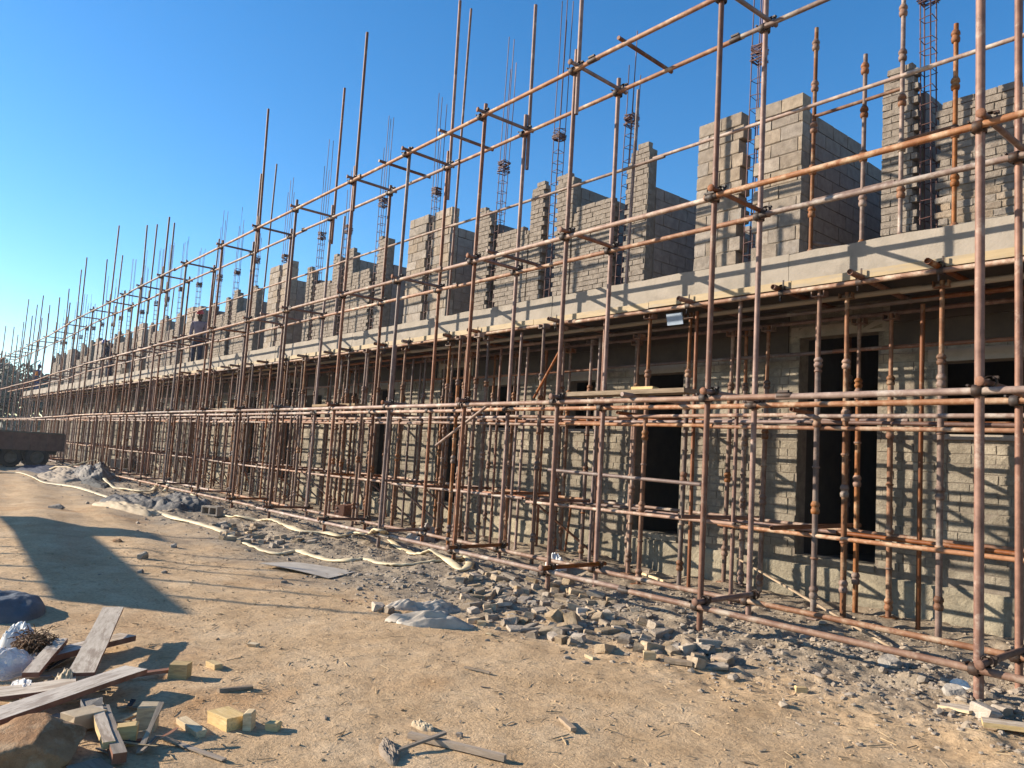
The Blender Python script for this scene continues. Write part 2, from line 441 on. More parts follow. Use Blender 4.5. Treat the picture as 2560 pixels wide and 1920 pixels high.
# one repeat of the upper front, 8.1 m long; x is measured from the right edge of the paired block piers
SEG = [  # (left, right, top, kind, toothL, toothR, ragged)
    (-.72, 0.0, 6.70, 'block', True, False, 0), (-1.68, -.90, 6.72, 'block', False, True, 0),
    (-3.10, -2.62, 6.70, 'brick', True, False, .06), (-4.30, -3.32, 5.98, 'brick', False, True, .03),
    (-4.78, -4.33, 6.66, 'brick', True, False, .03), (-5.46, -5.06, 6.66, 'brick', False, True, .04),
    (-6.45, -5.48, 5.98, 'brick', True, False, .03), (-7.06, -6.64, 6.55, 'brick', False, True, .05)]
CAGE = [-.80, -3.20, -4.92, -6.55]
units = [2.86, -5.24, -13.30, -21.44, -29.55, -37.65, -45.75, -53.8]
cages = []
for ui, ux in enumerate(units):
    for (a, b2, zt, kind, tl, tr, rg) in SEG:
        x0, x1 = ux+a, ux+b2
        if x0 > 3.0 or x1 < XL: continue
        dz = rng.uniform(-.16, .14) if ui > 2 else rng.uniform(-.05, .05)
        if ui == 2: dz = .16 if kind == 'block' else .06
        if ui == 3 and kind == 'block': dz = .3
        wall_piece(x0, x1, ZT, zt+dz, kind, x1 < 0 and x0 > (-9.7 if kind == 'brick' else -60), 'wall_pier' if x1-x0 < .9 else 'window_wall', tl, tr, rg)
    for c in CAGE:
        cages.append(ux+c)
    for xr, tops in ((0.0, (6.5, 6.3, 6.1)), (-2.62, (6.1, 5.9, 6.1)), (-4.33, (6.5, 6.5, 6.3)), (-6.64, (6.3, 6.1, 6.1))):
        if ux+xr < 2.6: cross_wall(ux+xr, YW+.21, 6.6, tops)
bpart('brickwork', stuff_brick, 'brick', kind='stuff')
bpart('blockwork', stuff_block, 'block', kind='stuff')
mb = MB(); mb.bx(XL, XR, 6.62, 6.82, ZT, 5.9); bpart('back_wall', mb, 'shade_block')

# gallery slab, cast in lengths
x = XR
while x > XL:
    ln = rng.uniform(2.9, 4.2); x2 = max(XL, x-ln)
    mb = MB(); dy = rng.uniform(-.006, .006)
    nseg = max(1, int((x-x2)/.3))
    vs = []
    for i in range(nseg+1):
        xx = x2+.003+(x-x2-.006)*i/nseg
        zt = ZT+rng.uniform(-.012, .008)
        vs += [(xx, YS+dy+rng.uniform(-.003, .003), ZB), (xx, YS+dy+rng.uniform(-.004, .004), zt), (xx, YS+dy+.06, ZT-.004), (xx, 7.2, ZT-.004), (xx, 7.2, ZB)]
    fs = []
    for i in range(nseg):
        for k in range(5):
            a = i*5+k; b2 = i*5+(k+1) % 5; fs.append((a, a+5, b2+5, b2))
    fs += [(0, 1, 2, 3, 4), tuple(nseg*5+k for k in (4, 3, 2, 1, 0))]
    mb.add(vs, fs); bpart('slab', mb, 'slab'); x = x2

# ground floor: brick courses with openings
def openings():
    o = []
    for ux in units:
        o += [(ux+.04, ux+1.04, .62, 3.35, 'door'), (ux-2.70, ux-1.78, .62, 3.0, 'door'),
              (ux-4.20, ux-3.56, 2.15, 2.95, 'window'), (ux-6.38, ux-5.45, 2.15, 2.95, 'window')]
    return o
OP = openings()
wall = MB()
solid = MB()
edges = sorted({XL, XR} | {q for o in OP for q in o[:2] if XL < q < XR})
for a, b2 in zip(edges[:-1], edges[1:]):
    mid = (a+b2)/2; hit = [o for o in OP if o[0] < mid < o[1]]
    if hit:
        o = hit[0]; solid.bx(a, b2, YW+.007, YW+.22, -.2, o[2]); solid.bx(a, b2, YW+.007, YW+.22, o[3], ZB-.003)
    else:
        solid.bx(a, b2, YW+.007, YW+.22, -.2, ZB-.003)
gw = bpart('ground_floor_wall', solid, 'mortar')
for r in range(37):
    z0 = -.12+r*.103
    if z0+.1 > ZB: break
    x = XR - (.12 if r % 2 else 0)
    while x > -46:
        ln = rng.choice((.235, .235, .235, .12, .36)); a, b2 = x-ln, x; x -= ln
        if any(o[0]-.02 < b2 and a < o[1]+.02 and o[2] < z0+.07 and z0+.03 < o[3] for o in OP):
            # trim to the jamb
            for o in OP:
                if o[0]-.02 < b2 and a < o[1]+.02:
                    if a < o[0]: b2 = o[0]
                    elif b2 > o[1]: a = o[1]
                    else: a = b2
            if b2-a < .05: continue
            low = False
        if z0 < .5: continue
        wall.box(((a+b2)/2, YW+.045+rng.uniform(-.006, .006)-(.02 if low else 0), z0+.05), (b2-a-.012, .09, .091), Euler((rng.uniform(-.015, .015), 0, rng.uniform(-.01, .01))).to_matrix(), .004)
bpart('brickwork', wall, 'plaster', gw, kind='stuff')
pv, pf2 = [], []
pxs = list(np.arange(XR, -46, -.14)); pzs = [-.25, .0, .12, .24, .36, .46, .52, .53]
for i, xx in enumerate(pxs):
    for j, zz in enumerate(pzs):
        dpt = (-.035+.02*float(vnoise(np.array(xx*1.3), np.array(zz*2.0), 77))+.012*float(vnoise(np.array(xx*5.0), np.array(zz*7.0), 78))) if j < 7 else .02
        pv.append((xx, YW+dpt, zz+(.03*float(vnoise(np.array(xx*2.0), np.array(1.5), 79)) if j > 4 else 0)))
nz = len(pzs)
for i in range(len(pxs)-1):
    for j in range(nz-1): pf2.append((i*nz+j, i*nz+j+1, (i+1)*nz+j+1, (i+1)*nz+j))
plm = MB(); plm.add(pv, pf2, True); bpart('plinth', plm, 'plinth', gw)
for o in OP:
    if XL < o[0] and o[1] < 2.5 and o[0] > -40:
        mb = MB(); mb.bx(o[0]-.12, o[1]+.12, YW-.006, YW+.16, o[3]+.002, o[3]+.14); bpart('lintel', mb, 'slab')
        if o[4] == 'window':
            mb = MB(); mb.bx(o[0]-.05, o[1]+.05, YW-.03, YW+.16, o[2]-.06, o[2]-.002); bpart('window_sill', mb, 'slab')
        else:
            mb = MB(); mb.bx(o[0]+.004, o[1]-.004, YW-.015, YW+.3, o[2]-.07, o[2]+.012); bpart('door_step', mb, 'plaster')
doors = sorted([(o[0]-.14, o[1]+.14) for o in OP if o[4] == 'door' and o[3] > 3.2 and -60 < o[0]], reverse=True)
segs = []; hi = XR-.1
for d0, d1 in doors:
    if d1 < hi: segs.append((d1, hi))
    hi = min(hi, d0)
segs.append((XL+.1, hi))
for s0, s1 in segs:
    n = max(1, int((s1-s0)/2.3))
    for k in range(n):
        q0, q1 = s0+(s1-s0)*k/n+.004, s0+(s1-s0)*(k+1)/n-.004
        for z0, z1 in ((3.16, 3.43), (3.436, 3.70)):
            dp = rng.uniform(.028, .04); mb = MB(); mb.bx(q0, q1, YW-dp, YW-.009, z0+rng.uniform(-.008, .003), z1); bpart('shade_board', mb, 'shade_timber')  # dark boards added so the wall top under the slab reads as shade
mb = MB()
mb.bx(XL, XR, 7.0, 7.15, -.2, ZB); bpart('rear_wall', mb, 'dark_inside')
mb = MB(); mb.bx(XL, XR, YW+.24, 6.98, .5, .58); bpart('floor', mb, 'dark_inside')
for k, ux in enumerate(units):
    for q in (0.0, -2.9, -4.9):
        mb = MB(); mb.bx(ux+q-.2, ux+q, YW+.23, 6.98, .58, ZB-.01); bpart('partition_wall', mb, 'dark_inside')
for xx in (XL, XR):
    mb = MB(); mb.bx(xx-.1, xx+.1, YW+.23, 6.98, -.2, ZB-.01); bpart('end_wall', mb, 'brick')

# column reinforcement standing in the slots
ties_mesh = {}
cage_specs = {}
def cage(x, ztop, zb, seed):
    rg = random.Random(seed)
    y = YW+.1; wdt = .065
    e = link('rebar_cage', None, bld, (x-BO.x, y-BO.y, ZT)); e.empty_display_size = .1
    lean = (rg.uniform(-.015, .015), rg.uniform(-.012, .012))
    for sx in (-1, 1):
        for sy in (-1, 1):
            h = ztop-ZT-rg.uniform(0, .9)*(rg.random() < .6)
            bow = rg.uniform(-.02, .02)
            pts = []
            for k in range(7):
                q = k/6; sp = 1+.35*max(0, q-.5)*rg.uniform(-.5, 1)
                pts.append((sx*wdt*sp+lean[0]*h*q+bow*math.sin(q*3.1), sy*wdt*sp+lean[1]*h*q, h*q))
            link('bar', MB().path(pts, .0085, 5).mesh('bar', 'rebar'), e)
    mb = MB(); z = .12
    while z < zb-ZT-.2:
        s2 = wdt+.008; o = [(-s2, -s2), (s2, -s2), (s2, s2), (-s2, s2)]
        tz = rg.uniform(-.02, .02); ox, oy = lean[0]*z, lean[1]*z
        for k in range(4):
            a, b2 = o[k], o[(k+1) % 4]; mb.tube((a[0]+ox, a[1]+oy, z+tz*(k % 2)), (b2[0]+ox, b2[1]+oy, z+tz*((k+1) % 2)), .006, 4)
        z += .2*rg.uniform(.8, 1.25)
    link('tie', mb.mesh('tie', 'rebar'), e, kind='stuff')
    mb = MB()
    for k in range(17):
        z = zb-ZT+rg.uniform(-.11, .11); s2 = wdt+rg.uniform(.004, .03); o = [(-s2, -s2), (s2, -s2), (s2, s2), (-s2, s2)]
        ox, oy = lean[0]*z, lean[1]*z
        for q in range(4):
            a, b2 = o[q], o[(q+1) % 4]; mb.tube((a[0]+ox, a[1]+oy, z+rg.uniform(-.03, .03)), (b2[0]+ox, b2[1]+oy, z+rg.uniform(-.03, .03)), .007, 4)
    link('tie_bundle', mb.mesh('tie_bundle', 'rebar'), e, kind='stuff')
TOPS = [7.6, 8.6, 9.55, 10.1, 9.8, 10.0, 10.1, 10.1, 9.9, 9.9]
for i, x in enumerate(sorted([c for c in cages if -61 < c < 1.5], reverse=True)):
    near = x > -3.0
    cage(x, 9.6 if near else rng.choice((9.7, 9.9, 10.1, 10.2, 8.9)), 7.2 if near else rng.uniform(7.2, 7.75), 100+i)

# ------------------------------------------------------------------ slab formwork
fm = thing('slab_formwork', 'timber and tube formwork still holding up the gallery slab edge', 'formwork', (-30, YS, 3.6))
FO = Vector((-30, YS, 3.6))
def unit_tube(m):
    mb = MB(); n = 10; vs = []
    rings = [(1, 0), (1, 1), (.8, 1), (.8, .985), (.8, .015), (.8, 0)]
    for r, z in rings: vs += [(r*math.cos(2*math.pi*k/n), r*math.sin(2*math.pi*k/n), z) for k in range(n)]
    def q(i, j, sm): mb_f.extend([((i*n+k, i*n+(k+1) % n, j*n+(k+1) % n, j*n+k), sm) for k in range(n)])
    mb_f = []; q(0, 1, True); q(1, 2, False); q(2, 3, True); q(4, 5, True); q(5, 0, False)
    mb_f.append((tuple(3*n+k for k in range(n)), False)); mb_f.append((tuple(4*n+k for k in range(n-1, -1, -1)), False))
    mb.v = vs; mb.f = [f for f, s2 in mb_f]; mb.sm = [s2 for f, s2 in mb_f]
    return mb.mesh('tube', m)
UT = {k: unit_tube(k) for k in ('tube', 'tube_pale', 'prop', 'rebar', 'timber')}
def tube_obj(name, p0, p1, r, m, parent, org):
    p0, p1 = Vector(p0), Vector(p1); d = p1-p0
    o = link(name, UT[m], parent, p0-org)
    e = d.to_track_quat('Z', 'Y').to_euler(); o.rotation_euler = e; o.scale = (r, r, d.length)
    return o
x = 2.5
while x > -61:
    ln = rng.uniform(2.0, 2.44); x2 = x-ln
    mb = MB(); mb.box(((x+x2)/2-FO.x, -.022, 3.70-FO.z+rng.uniform(-.006, .006)), (ln-.008, .04, .085), Euler((0, rng.uniform(-.003, .003), 0)).to_matrix())
    link('edge_board', mb.mesh('edge_board', 'ply_yellow'), fm)
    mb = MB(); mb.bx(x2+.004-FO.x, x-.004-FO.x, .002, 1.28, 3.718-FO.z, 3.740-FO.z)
    link('soffit_board', mb.mesh('soffit_board', 'shade_timber'), fm)  # dark colour carries part of the shade on the underside
    x = x2
x = 2.5
while x > -61:
    ln = rng.uniform(4.5, 6.2)
    tube_obj('bearer', (x+.15, YS-.055, 3.615+rng.uniform(-.01, .01)), (x-ln, YS-.055, 3.615+rng.uniform(-.01, .01)), .026, 'tube_pale', fm, FO)
    tube_obj('bearer', (x+.3, YS+.55, 3.50), (x-ln, YS+.55, 3.50+rng.uniform(-.01, .01)), .026, 'tube', fm, FO)
    tube_obj('bearer', (x+.2, YS+.28, 3.56), (x-ln, YS+.28, 3.55), .03, 'timber', fm, FO)
    tube_obj('bearer', (x+.1, YS+1.05, 3.50), (x-ln, YS+1.05, 3.50+rng.uniform(-.01, .01)), .026, 'tube', fm, FO)
    x -= ln
cl = MB(); cl.lathe([(.038, -.03), (.038, .03)], 10, axis='X'); cl.lathe([(.036, -.03), (.036, .03)], 10, (0, 0, .055), 'Y'); cl.box((.03, -.03, .1), (.014, .014, .07)); cl.box((-.02, .0, -.06), (.014, .014, .06))
clamp_mesh = cl.mesh('clamp', 'coupler')
jx = [-2.0, -2.984, -3.767, -4.645, -5.930, -8.337, -10.267]
while jx[-1] > -60: jx.append(jx[-1]-rng.uniform(.75, 1.5))
for x in jx:
    y0 = YS-rng.uniform(.16, .34)
    tube_obj('joist', (x+rng.uniform(-.05, .05), y0, 3.665), (x+rng.uniform(-.06, .06), YW-.05, 3.655), .031, 'tube', fm, FO)
    if x > -45: link('clamp', clamp_mesh, fm, (x-FO.x, YS-.055-FO.y, 3.615-FO.z))

# ------------------------------------------------------------------ the access scaffold
sc = thing('access_scaffold', 'long rusty tube scaffold of two rows of standards along the whole building front', 'scaffold', (-30, 0, 0))
SO = Vector((-30, 0, 0))
WI = .79
LV = [.31, 2.31, 4.335, 6.46]
def kink(x):
    return -.16*float(sstep(-37, -44, np.array(x))) if x < -30 else 0.0
def zl(l, x): return LV[l]+.0019*x+(kink(x) if l >= 2 else kink(x)*.7 if l == 1 else 0)
XS = [.25, -2.18, -4.60, -6.77, -8.66, -10.69, -12.58, -15.03, -17.12, -19.48, -22.4, -24.76, -27.12, -29.34, -31.49, -34.3, -36.83, -39.74, -42.39, -45.1, -47.91, -50.79, -53.3, -55.81, -58.3, -60.7, -62.9]
TO = [8.6, 8.7, 6.56, 8.9, 6.66, 6.58, 9.29, 6.66, 9.31, 6.62, 6.58, 8.3, 8.52, 6.6, 9.38, 6.6, 9.02, 7.4, 7.95, 7.46, 8.74, 7.95, 9.2, 6.6, 8.0, 6.55, 8.5]
TI = [8.6, 8.6, 8.3, 6.66, 8.51, 9.45, 6.6, 9.37, 6.64, 8.58, 6.6, 6.6, 8.78, 9.18, 6.58, 8.86, 9.1, 6.5, 9.5, 8.9, 6.5, 8.7, 8.2, 9.3, 6.5, 8.7, 8.0]
cp = MB()
cp.lathe([(.034, -.032), (.037, -.03), (.037, .03), (.034, .032)], 10)
cp.lathe([(.034, -.028), (.037, -.026), (.037, .026), (.034, .028)], 10, (0, -.056, 0), 'X')
cp.box((.034, -.03, .012), (.03, .06, .034)); cp.box((-.03, -.03, -.01), (.026, .06, .03))
cp.tube((.055, -.06, .012), (.055, .02, .012), .009, 6); cp.tube((-.045, -.095, .03), (-.045, -.02, .03), .008, 6)
cp.lathe([(.034, -.026), (.037, -.024), (.037, .024), (.034, .026)], 10, (.056, .0, .058), 'Y')
cp.box((.03, .0, .05), (.05, .04, .05)); cp.box((.085, .0, .085), (.03, .03, .016))
coupler_mesh = cp.mesh('coupler', 'coupler')
tr = MB(); tr.tube((0, -.15, 0), (0, WI+.10, 0), .025, 10)
tr_m = tr.mesh('transom', 'tube')
dm = MB(); dm.lathe([(.0, -.01), (.034, -.01), (.037, -.004), (.037, .004), (.034, .01), (.014, .01), (.012, .0), (0, .0)], 12, axis='Y'); disc_mesh = dm.mesh('end_disc', 'disc')
tr_meshes = {}
for i, x in enumerate(XS):
    for row in (0, 1):
        y = row*WI
        top = (TO, TI)[row][i]
        xo = x + (0 if row == 0 else (.01 if i else 0))+(rng.uniform(-.04, .04) if i > 8 else 0)
        zb = gz(xo, y)-.03
        lean = rng.uniform(-.012, .012)*(1 if i > 2 else .5)
        st = tube_obj('standard', (xo-lean, y, zb), (xo+lean, y+rng.uniform(-.02, .02), (top if i < 3 else min(top, 6.75))), (.034 if i == 1 and row == 0 else .0285), 'tube', sc, SO)
        if top > 7 and i > 2:   # a second tube clamped on above, slightly out of line
            dx2 = rng.uniform(-.01, .01); z1 = 5.9
            s2 = tube_obj('standard', (xo+lean+.045+dx2, y+.02, z1), (xo+lean+.045+dx2+rng.uniform(-.07, .07), y+rng.uniform(-.03, .03), top), .027, 'tube', sc, SO)
        if x > -37:
            for l in range(4):
                sp = link('coupler', coupler_mesh, sc, (xo-SO.x, y-SO.y, zl(l, x)), (0, 0, rng.uniform(-.12, .12)), (1.25, 1.12, 1.2))
    for l in range(4):
        if x < -58 and l == 0: continue
        z = zl(l, x)+.058; ang = rng.uniform(-.03, .03)
        o = link('transom', tr_m, sc, (x+.056-SO.x, 0, z), (rng.uniform(-.02, .02), 0, ang))
        if x > -30: link('end_disc', disc_mesh, sc, (x+.056+.16*ang-SO.x, -.156, z), (0, 0, ang+rng.uniform(-.25, .1)))
        if rng.random() < .3 and x < -6: link('transom', tr_m, sc, (x+.056+rng.uniform(.4, 1.2)-SO.x, 0, z), (0, 0, rng.uniform(-.06, .06)))
for row in (0, 1):
    for l in range(4):
        x = 1.6-rng.uniform(0, 1.0)-(2.3 if (row == 0 and l == 3) else 0); k = 0
        while x > -62:
            ln = rng.uniform(4.8, 6.2); x2 = x-ln
            yy = row*WI-.056+(.012 if k % 2 else -.012)
            # each ledger follows the run of the lift, joined end to end with a sleeve
            p0, p1 = (x+.08, yy, zl(l, x)+rng.uniform(-.012, .012)), (x2-.08, yy, zl(l, x2)+rng.uniform(-.012, .012))
            tube_obj('ledger', p0, p1, .028, 'tube_pale', sc, SO)
            if x2 > -40:
                q = MB(); q.lathe([(.03, -.07), (.032, -.065), (.032, .065), (.03, .07)], 10, axis='X'); q.box((.0, -.02, .036), (.1, .03, .02))
                link('sleeve', q.mesh('sleeve', 'coupler'), sc, (x2-SO.x, yy, zl(l, x2)))
            x = x2; k += 1
# toe boards and loose tubes tied into it
tube_obj('brace', (-9.95, .45, 1.72), (-8.75, .55, 2.38), .023, 'tube_pale', sc, SO)
tube_obj('brace', (-8.0, .7, 2.45), (-7.05, .3, 3.05), .018, 'tube', sc, SO)

# ------------------------------------------------------------------ tubes standing on the gallery
gs = thing('gallery_scaffold', 'cup lock standards and a guard rail tube standing on the gallery slab', 'scaffold', (-15, 2.0, ZT))
GO = Vector((-15, 2.0, ZT))
def cuplock_parts(name, x, y, z0, z1, m, parent, org, cups=.5, r=.0245, lean=0.0):
    t0 = tube_obj(name, (x, y, z0), (x+lean, y, z1), r, m, parent, org)
    return t0
cup = MB(); cup.lathe([(.026, -.05), (.04, -.045), (.044, -.02), (.044, 0), (.037, .004), (.036, .03), (.046, .034), (.044, .06), (.030, .085), (.026, .087)], 12)
cup_mesh = cup.mesh('cup', 'prop')
ring = MB(); ring.lathe([(.026, -.012), (.04, -.010), (.04, .010), (.026, .012)], 12); ring_mesh = ring.mesh('ring', 'prop')
for x, zt in ((-4.69, 7.02), (-4.08, 6.45), (-3.66, 7.6), (-3.12, 6.42), (-4.35, 6.0)):
    y = 2.0 if x != -4.35 else 3.9
    tube_obj('standard', (x, y, ZT), (x+.01, y, zt), .024, 'prop', gs, GO)
    z = ZT+.12
    while z < zt-.1:
        link('cup', cup_mesh, gs, (x-GO.x+.005, y-GO.y, z-GO.z)); z += .52
for a, b2, zz in ((-3.72, -4.69, 4.86), (-3.66, -4.69, 5.9), (-3.1, -3.66, 5.3)):
    tube_obj('ledger', (a, 2.0, zz), (b2, 2.0, zz), .021, 'prop', gs, GO)
tube_obj('ledger', (-4.69, 2.03, 4.35), (-3.9, 2.6, 4.2), .021, 'prop', gs, GO)
x = -1.2
while x > -40:
    ln = rng.uniform(4.6, 6)
    tube_obj('guard_rail', (x+.2, 1.79, 5.92+rng.uniform(-.02, .02)), (x-ln, 1.79, 5.94+rng.uniform(-.02, .02)), .0235, 'tube_pale', gs, GO); x -= ln
for x, zt in ((-7.42, 7.1), (-11.9, 10.3), (-16.6, 7.1), (-21.2, 9.6), (-2.5, 7.2), (-25.6, 8.2), (-30.2, 7.2), (-35.0, 9.0)):
    tube_obj('post', (x, 1.82, ZT), (x+.04, 1.84, zt), .0235, 'tube', gs, GO)

# ------------------------------------------------------------------ steel props under the gallery
PG = 'steel props under the gallery slab'
pl = MB(); pl.box((0, 0, .006), (.14, .14, .012)); plate_mesh = pl.mesh('base_plate', 'prop')
hd = MB(); hd.box((0, 0, 0), (.15, .1, .01)); hd.box((-.07, 0, .03), (.01, .1, .06)); hd.box((.07, 0, .03), (.01, .1, .06)); head_mesh = hd.mesh('fork_head', 'prop')
def prop(x, y, zt, label, detail=True, thin=False):
    zb = gz(x, y)-.01
    t = thing('steel_prop', label, 'prop', (x, y, zb), PG)
    ln = Vector((x, y, zb))
    lx, ly = rng.uniform(-.025, .025), rng.uniform(-.02, .02)
    h = zt-zb; hj = rng.uniform(.28, .55)*h
    if thin:
        tube_obj('outer_tube', (x, y, zb), (x+lx, y+ly, zt), .0235, 'tube', t, ln); return
    tube_obj('outer_tube', (x, y, zb), (x+lx*.75, y+ly*.75, zb+h*.78), .030, 'prop', t, ln)
    tube_obj('inner_tube', (x+lx*.74, y+ly*.74, zb+h*.77), (x+lx, y+ly, zt), .023, 'prop', t, ln)
    if not detail: return
    link('base_plate', plate_mesh, t, (0, 0, .012))
    z = rng.uniform(.1, .45); k = 0
    while z < h*.76:
        link('cup', cup_mesh if k % 2 == 0 else ring_mesh, t, (lx*z/h, ly*z/h, z)); k += 1
        z += rng.uniform(.35, .62)
    link('collar', cup_mesh, t, (lx*.77, ly*.77, h*.77), (0, 0, 0), (1.0, 1.0, .8))
    link('fork_head', head_mesh, t, (lx, ly, h-.07))
near = [  # (x, y, thin, what sets it apart)
    (-4.22, 1.40, 0, 'rusty prop at the slab edge crossing the middle of the nearest black doorway'),
    (-4.03, 1.65, 0, 'pale rusty prop in the right half of the nearest black doorway'),
    (-3.88, 2.35, 0, 'rusty steel prop against the brick pier right of the nearest black doorway'),
    (-4.27, 2.4, 0, 'slim rusty prop deep in the right half of the nearest doorway'),
    (-4.55, 2.0, 1, 'slim tube prop at the left side of the nearest black doorway'),
    (-3.1, 1.65, 0, 'orange rusty prop left of the nearest outer scaffold standard'),
    (-2.5, 1.9, 1, 'pale rusty tube prop right behind the nearest scaffold standard'),
    (-6.01, 2.4, 0, 'rusty prop with flat foot on the left of the pier between the near doorways'),
    (-5.82, 2.5, 0, 'thin prop with flat foot on the middle of the pier between the near doorways'),
    (-5.42, 2.3, 0, 'rusty prop on the right of the pier between the two near doorways'),
    (-5.25, 1.45, 1, 'slim tube prop at the slab edge between the two near doorways'),
    (-6.14, 1.65, 0, 'rusty prop at the right jamb of the second black doorway'),
    (-5.97, 1.62, 1, 'pale slim tube beside the prop at the right jamb of the second doorway'),
    (-6.6, 1.42, 0, 'orange rusty prop in front of the left half of the second doorway'),
    (-7.25, 1.95, 0, 'rusty prop in the middle of the second black doorway'),
    (-7.68, 2.4, 0, 'rusty prop deep at the left jamb of the second black doorway'),
    (-7.4, 1.45, 1, 'slim tube at the slab edge left of the second doorway'),
    (-8.05, 2.0, 1, 'dark slim tube prop left of the second black doorway'),
    (-3.45, 2.05, 1, 'slim tube on the brickwork right of the nearest doorway')]
for x, y, th, lb in near: prop(x, y, 3.6 if y < 1.7 else 3.47, lb, True, bool(th))
for i, (x, y) in enumerate(((-5.0, 3.6), (-4.5, 4.3), (-5.6, 4.6), (-7.7, 3.7), (-8.3, 4.2), (-13.0, 3.8), (-13.4, 4.6), (-16.0, 3.8))):
    prop(x, y, ZB-.02, 'rusty steel prop standing in the dark inside the %s doorway' % ('nearest' if i < 3 else 'second' if i < 5 else 'third' if i < 7 else 'fourth'), True, i % 3 == 2)
PAIR = ['nearest', 'second', 'third', 'fourth', 'fifth', 'sixth', 'farthest']
x = -8.4
while x > -60:
    for y in (1.15, 1.45, 1.98, 2.45):
        if rng.random() < (.5 if y < 1.3 else .08): continue
        xx = x+rng.uniform(-.22, .22)
        prop(xx, y+rng.uniform(-.06, .06), 3.59 if y < 1.7 else 3.47, 'rusty prop, %s, below or left of the %s block piers' % ({1.15: 'outermost row', 1.45: 'slab edge row', 1.98: 'middle row', 2.45: 'wall row'}[y], PAIR[min(6, max(0, int((-5.2-x)/8.1)))]), x > -34, rng.random() < .22)
    x -= rng.uniform(.60, .84) if x > -36 else rng.uniform(1.0, 1.4)
# the tubes that tie the props together
pf = thing('prop_bracing', 'horizontal rusty tubes clamped along the row of props in two lifts', 'bracing', (-30, 1.5, 0))
PO = Vector((-30, 1.5, 0))
for y, z, m in ((1.40, .985, 'tube_pale'), (1.40, 2.235, 'tube_pale'), (2.4, 1.02, 'tube_pale'), (1.93, 2.2, 'tube'), (2.4, 2.26, 'tube'), (1.95, 1.0, 'tube'), (1.42, 2.13, 'tube_pale'), (2.42, 3.1, 'tube')):
    x = -1.0-rng.uniform(0, .8)
    while x > -60:
        ln = rng.uniform(2.4, 4.2)
        tube_obj('ledger', (x+.1, y+rng.uniform(-.02, .02), z+rng.uniform(-.025, .025)), (x-ln, y+rng.uniform(-.02, .02), z+rng.uniform(-.025, .025)), .0235, m, pf, PO); x -= ln*rng.uniform(.94, 1.05)
x = -3.9
for x, z, y0 in ((-4.45, 1.05, .95), (-5.62, 1.05, .95), (-4.35, 2.29, 1.1), (-6.9, 2.28, 1.2), (-8.2, 1.03, 1.1), (-9.3, 1.05, 1.1), (-10.2, 2.28, 1.2)):
    tube_obj('transom', (x, y0, z), (x+rng.uniform(-.1, .1), 2.65, z+rng.uniform(-.03, .03)), .025, 'tube', pf, PO)
x = -11.0
while x > -45:
    for z in (1.04, 2.28):
        if rng.random() < .8: tube_obj('transom', (x, rng.uniform(.95, 1.3), z), (x+rng.uniform(-.1, .1), 2.62, z), .024, 'tube', pf, PO)
    x -= rng.uniform(.9, 1.6)
tube_obj('rail', (-8.0, 1.05, 1.47), (-5.45, 1.15, 1.43), .024, 'tube', pf, PO)
for i in range(26):   # short diagonal braces low down between the props
    x = -8-i*1.05+rng.uniform(-.3, .3)
    tube_obj('diagonal', (x, 2.3, .2), (x+rng.choice((-.8, .8)), 1.6, 1.0), .018, 'tube', pf, PO)

# ------------------------------------------------------------------ loose stones, gravel and straw
def ico():
    p = (1+5**.5)/2
    v = np.array([(-1, p, 0), (1, p, 0), (-1, -p, 0), (1, -p, 0), (0, -1, p), (0, 1, p), (0, -1, -p), (0, 1, -p), (p, 0, -1), (p, 0, 1), (-p, 0, -1), (-p, 0, 1)], float)
    v /= np.linalg.norm(v[0])
    f = np.array([(0, 11, 5), (0, 5, 1), (0, 1, 7), (0, 7, 10), (0, 10, 11), (1, 5, 9), (5, 11, 4), (11, 10, 2), (10, 7, 6), (7, 1, 8), (3, 9, 4), (3, 4, 2), (3, 2, 6), (3, 6, 8), (3, 8, 9), (4, 9, 5), (2, 4, 11), (6, 2, 10), (8, 6, 7), (9, 8, 1)])
    return v, f
IV, IF = ico()
def raw_mesh(name, V, F, m, smooth=False):
    me = bpy.data.meshes.new(name)
    me.vertices.add(len(V)); me.vertices.foreach_set('co', np.ascontiguousarray(V, dtype=np.float32).ravel())
    n = F.shape[1]
    me.loops.add(F.size); me.loops.foreach_set('vertex_index', np.ascontiguousarray(F).ravel())
    me.polygons.add(len(F)); me.polygons.foreach_set('loop_start', np.arange(0, F.size, n)); me.polygons.foreach_set('loop_total', np.full(len(F), n))
    me.polygons.foreach_set('use_smooth', np.full(len(F), smooth))
    me.materials.append(MT[m]); me.update(calc_edges=True); return me
def scatter_stones(name, xs, ys, sizes, m, flat=.65, sink=.25):
    n = len(xs); zs = ground_z(xs, ys)
    J = IV[None]*(1+npr.uniform(-.28, .28, (n, 12, 1)))
    sc3 = sizes[:, None, None]*np.stack([npr.uniform(.7, 1.35, n), npr.uniform(.7, 1.2, n), npr.uniform(flat*.7, flat*1.2, n)], 1)[:, None, :]
    J = J*sc3
    a = npr.uniform(0, 6.28, n); ca, sa = np.cos(a)[:, None], np.sin(a)[:, None]
    Q = np.stack([J[:, :, 0]*ca-J[:, :, 1]*sa, J[:, :, 0]*sa+J[:, :, 1]*ca, J[:, :, 2]], 2)
    Q += np.stack([xs, ys, zs+sizes*flat*(1-2*sink)*.5], 1)[:, None, :]
    F = (IF[None]+(np.arange(n)*12)[:, None, None]).reshape(-1, 3)
    return link(name, raw_mesh(name, Q.reshape(-1, 3), F, m), kind='stuff')
n = 15000
u = npr.uniform(0, 1, n); xs = -.6-28*u**1.9
ys = np.clip(npr.normal(.55, .85, n), -1.5, 2.6) - 1.4*sstep(-4, -8, xs)*npr.uniform(0, 1, n)**2
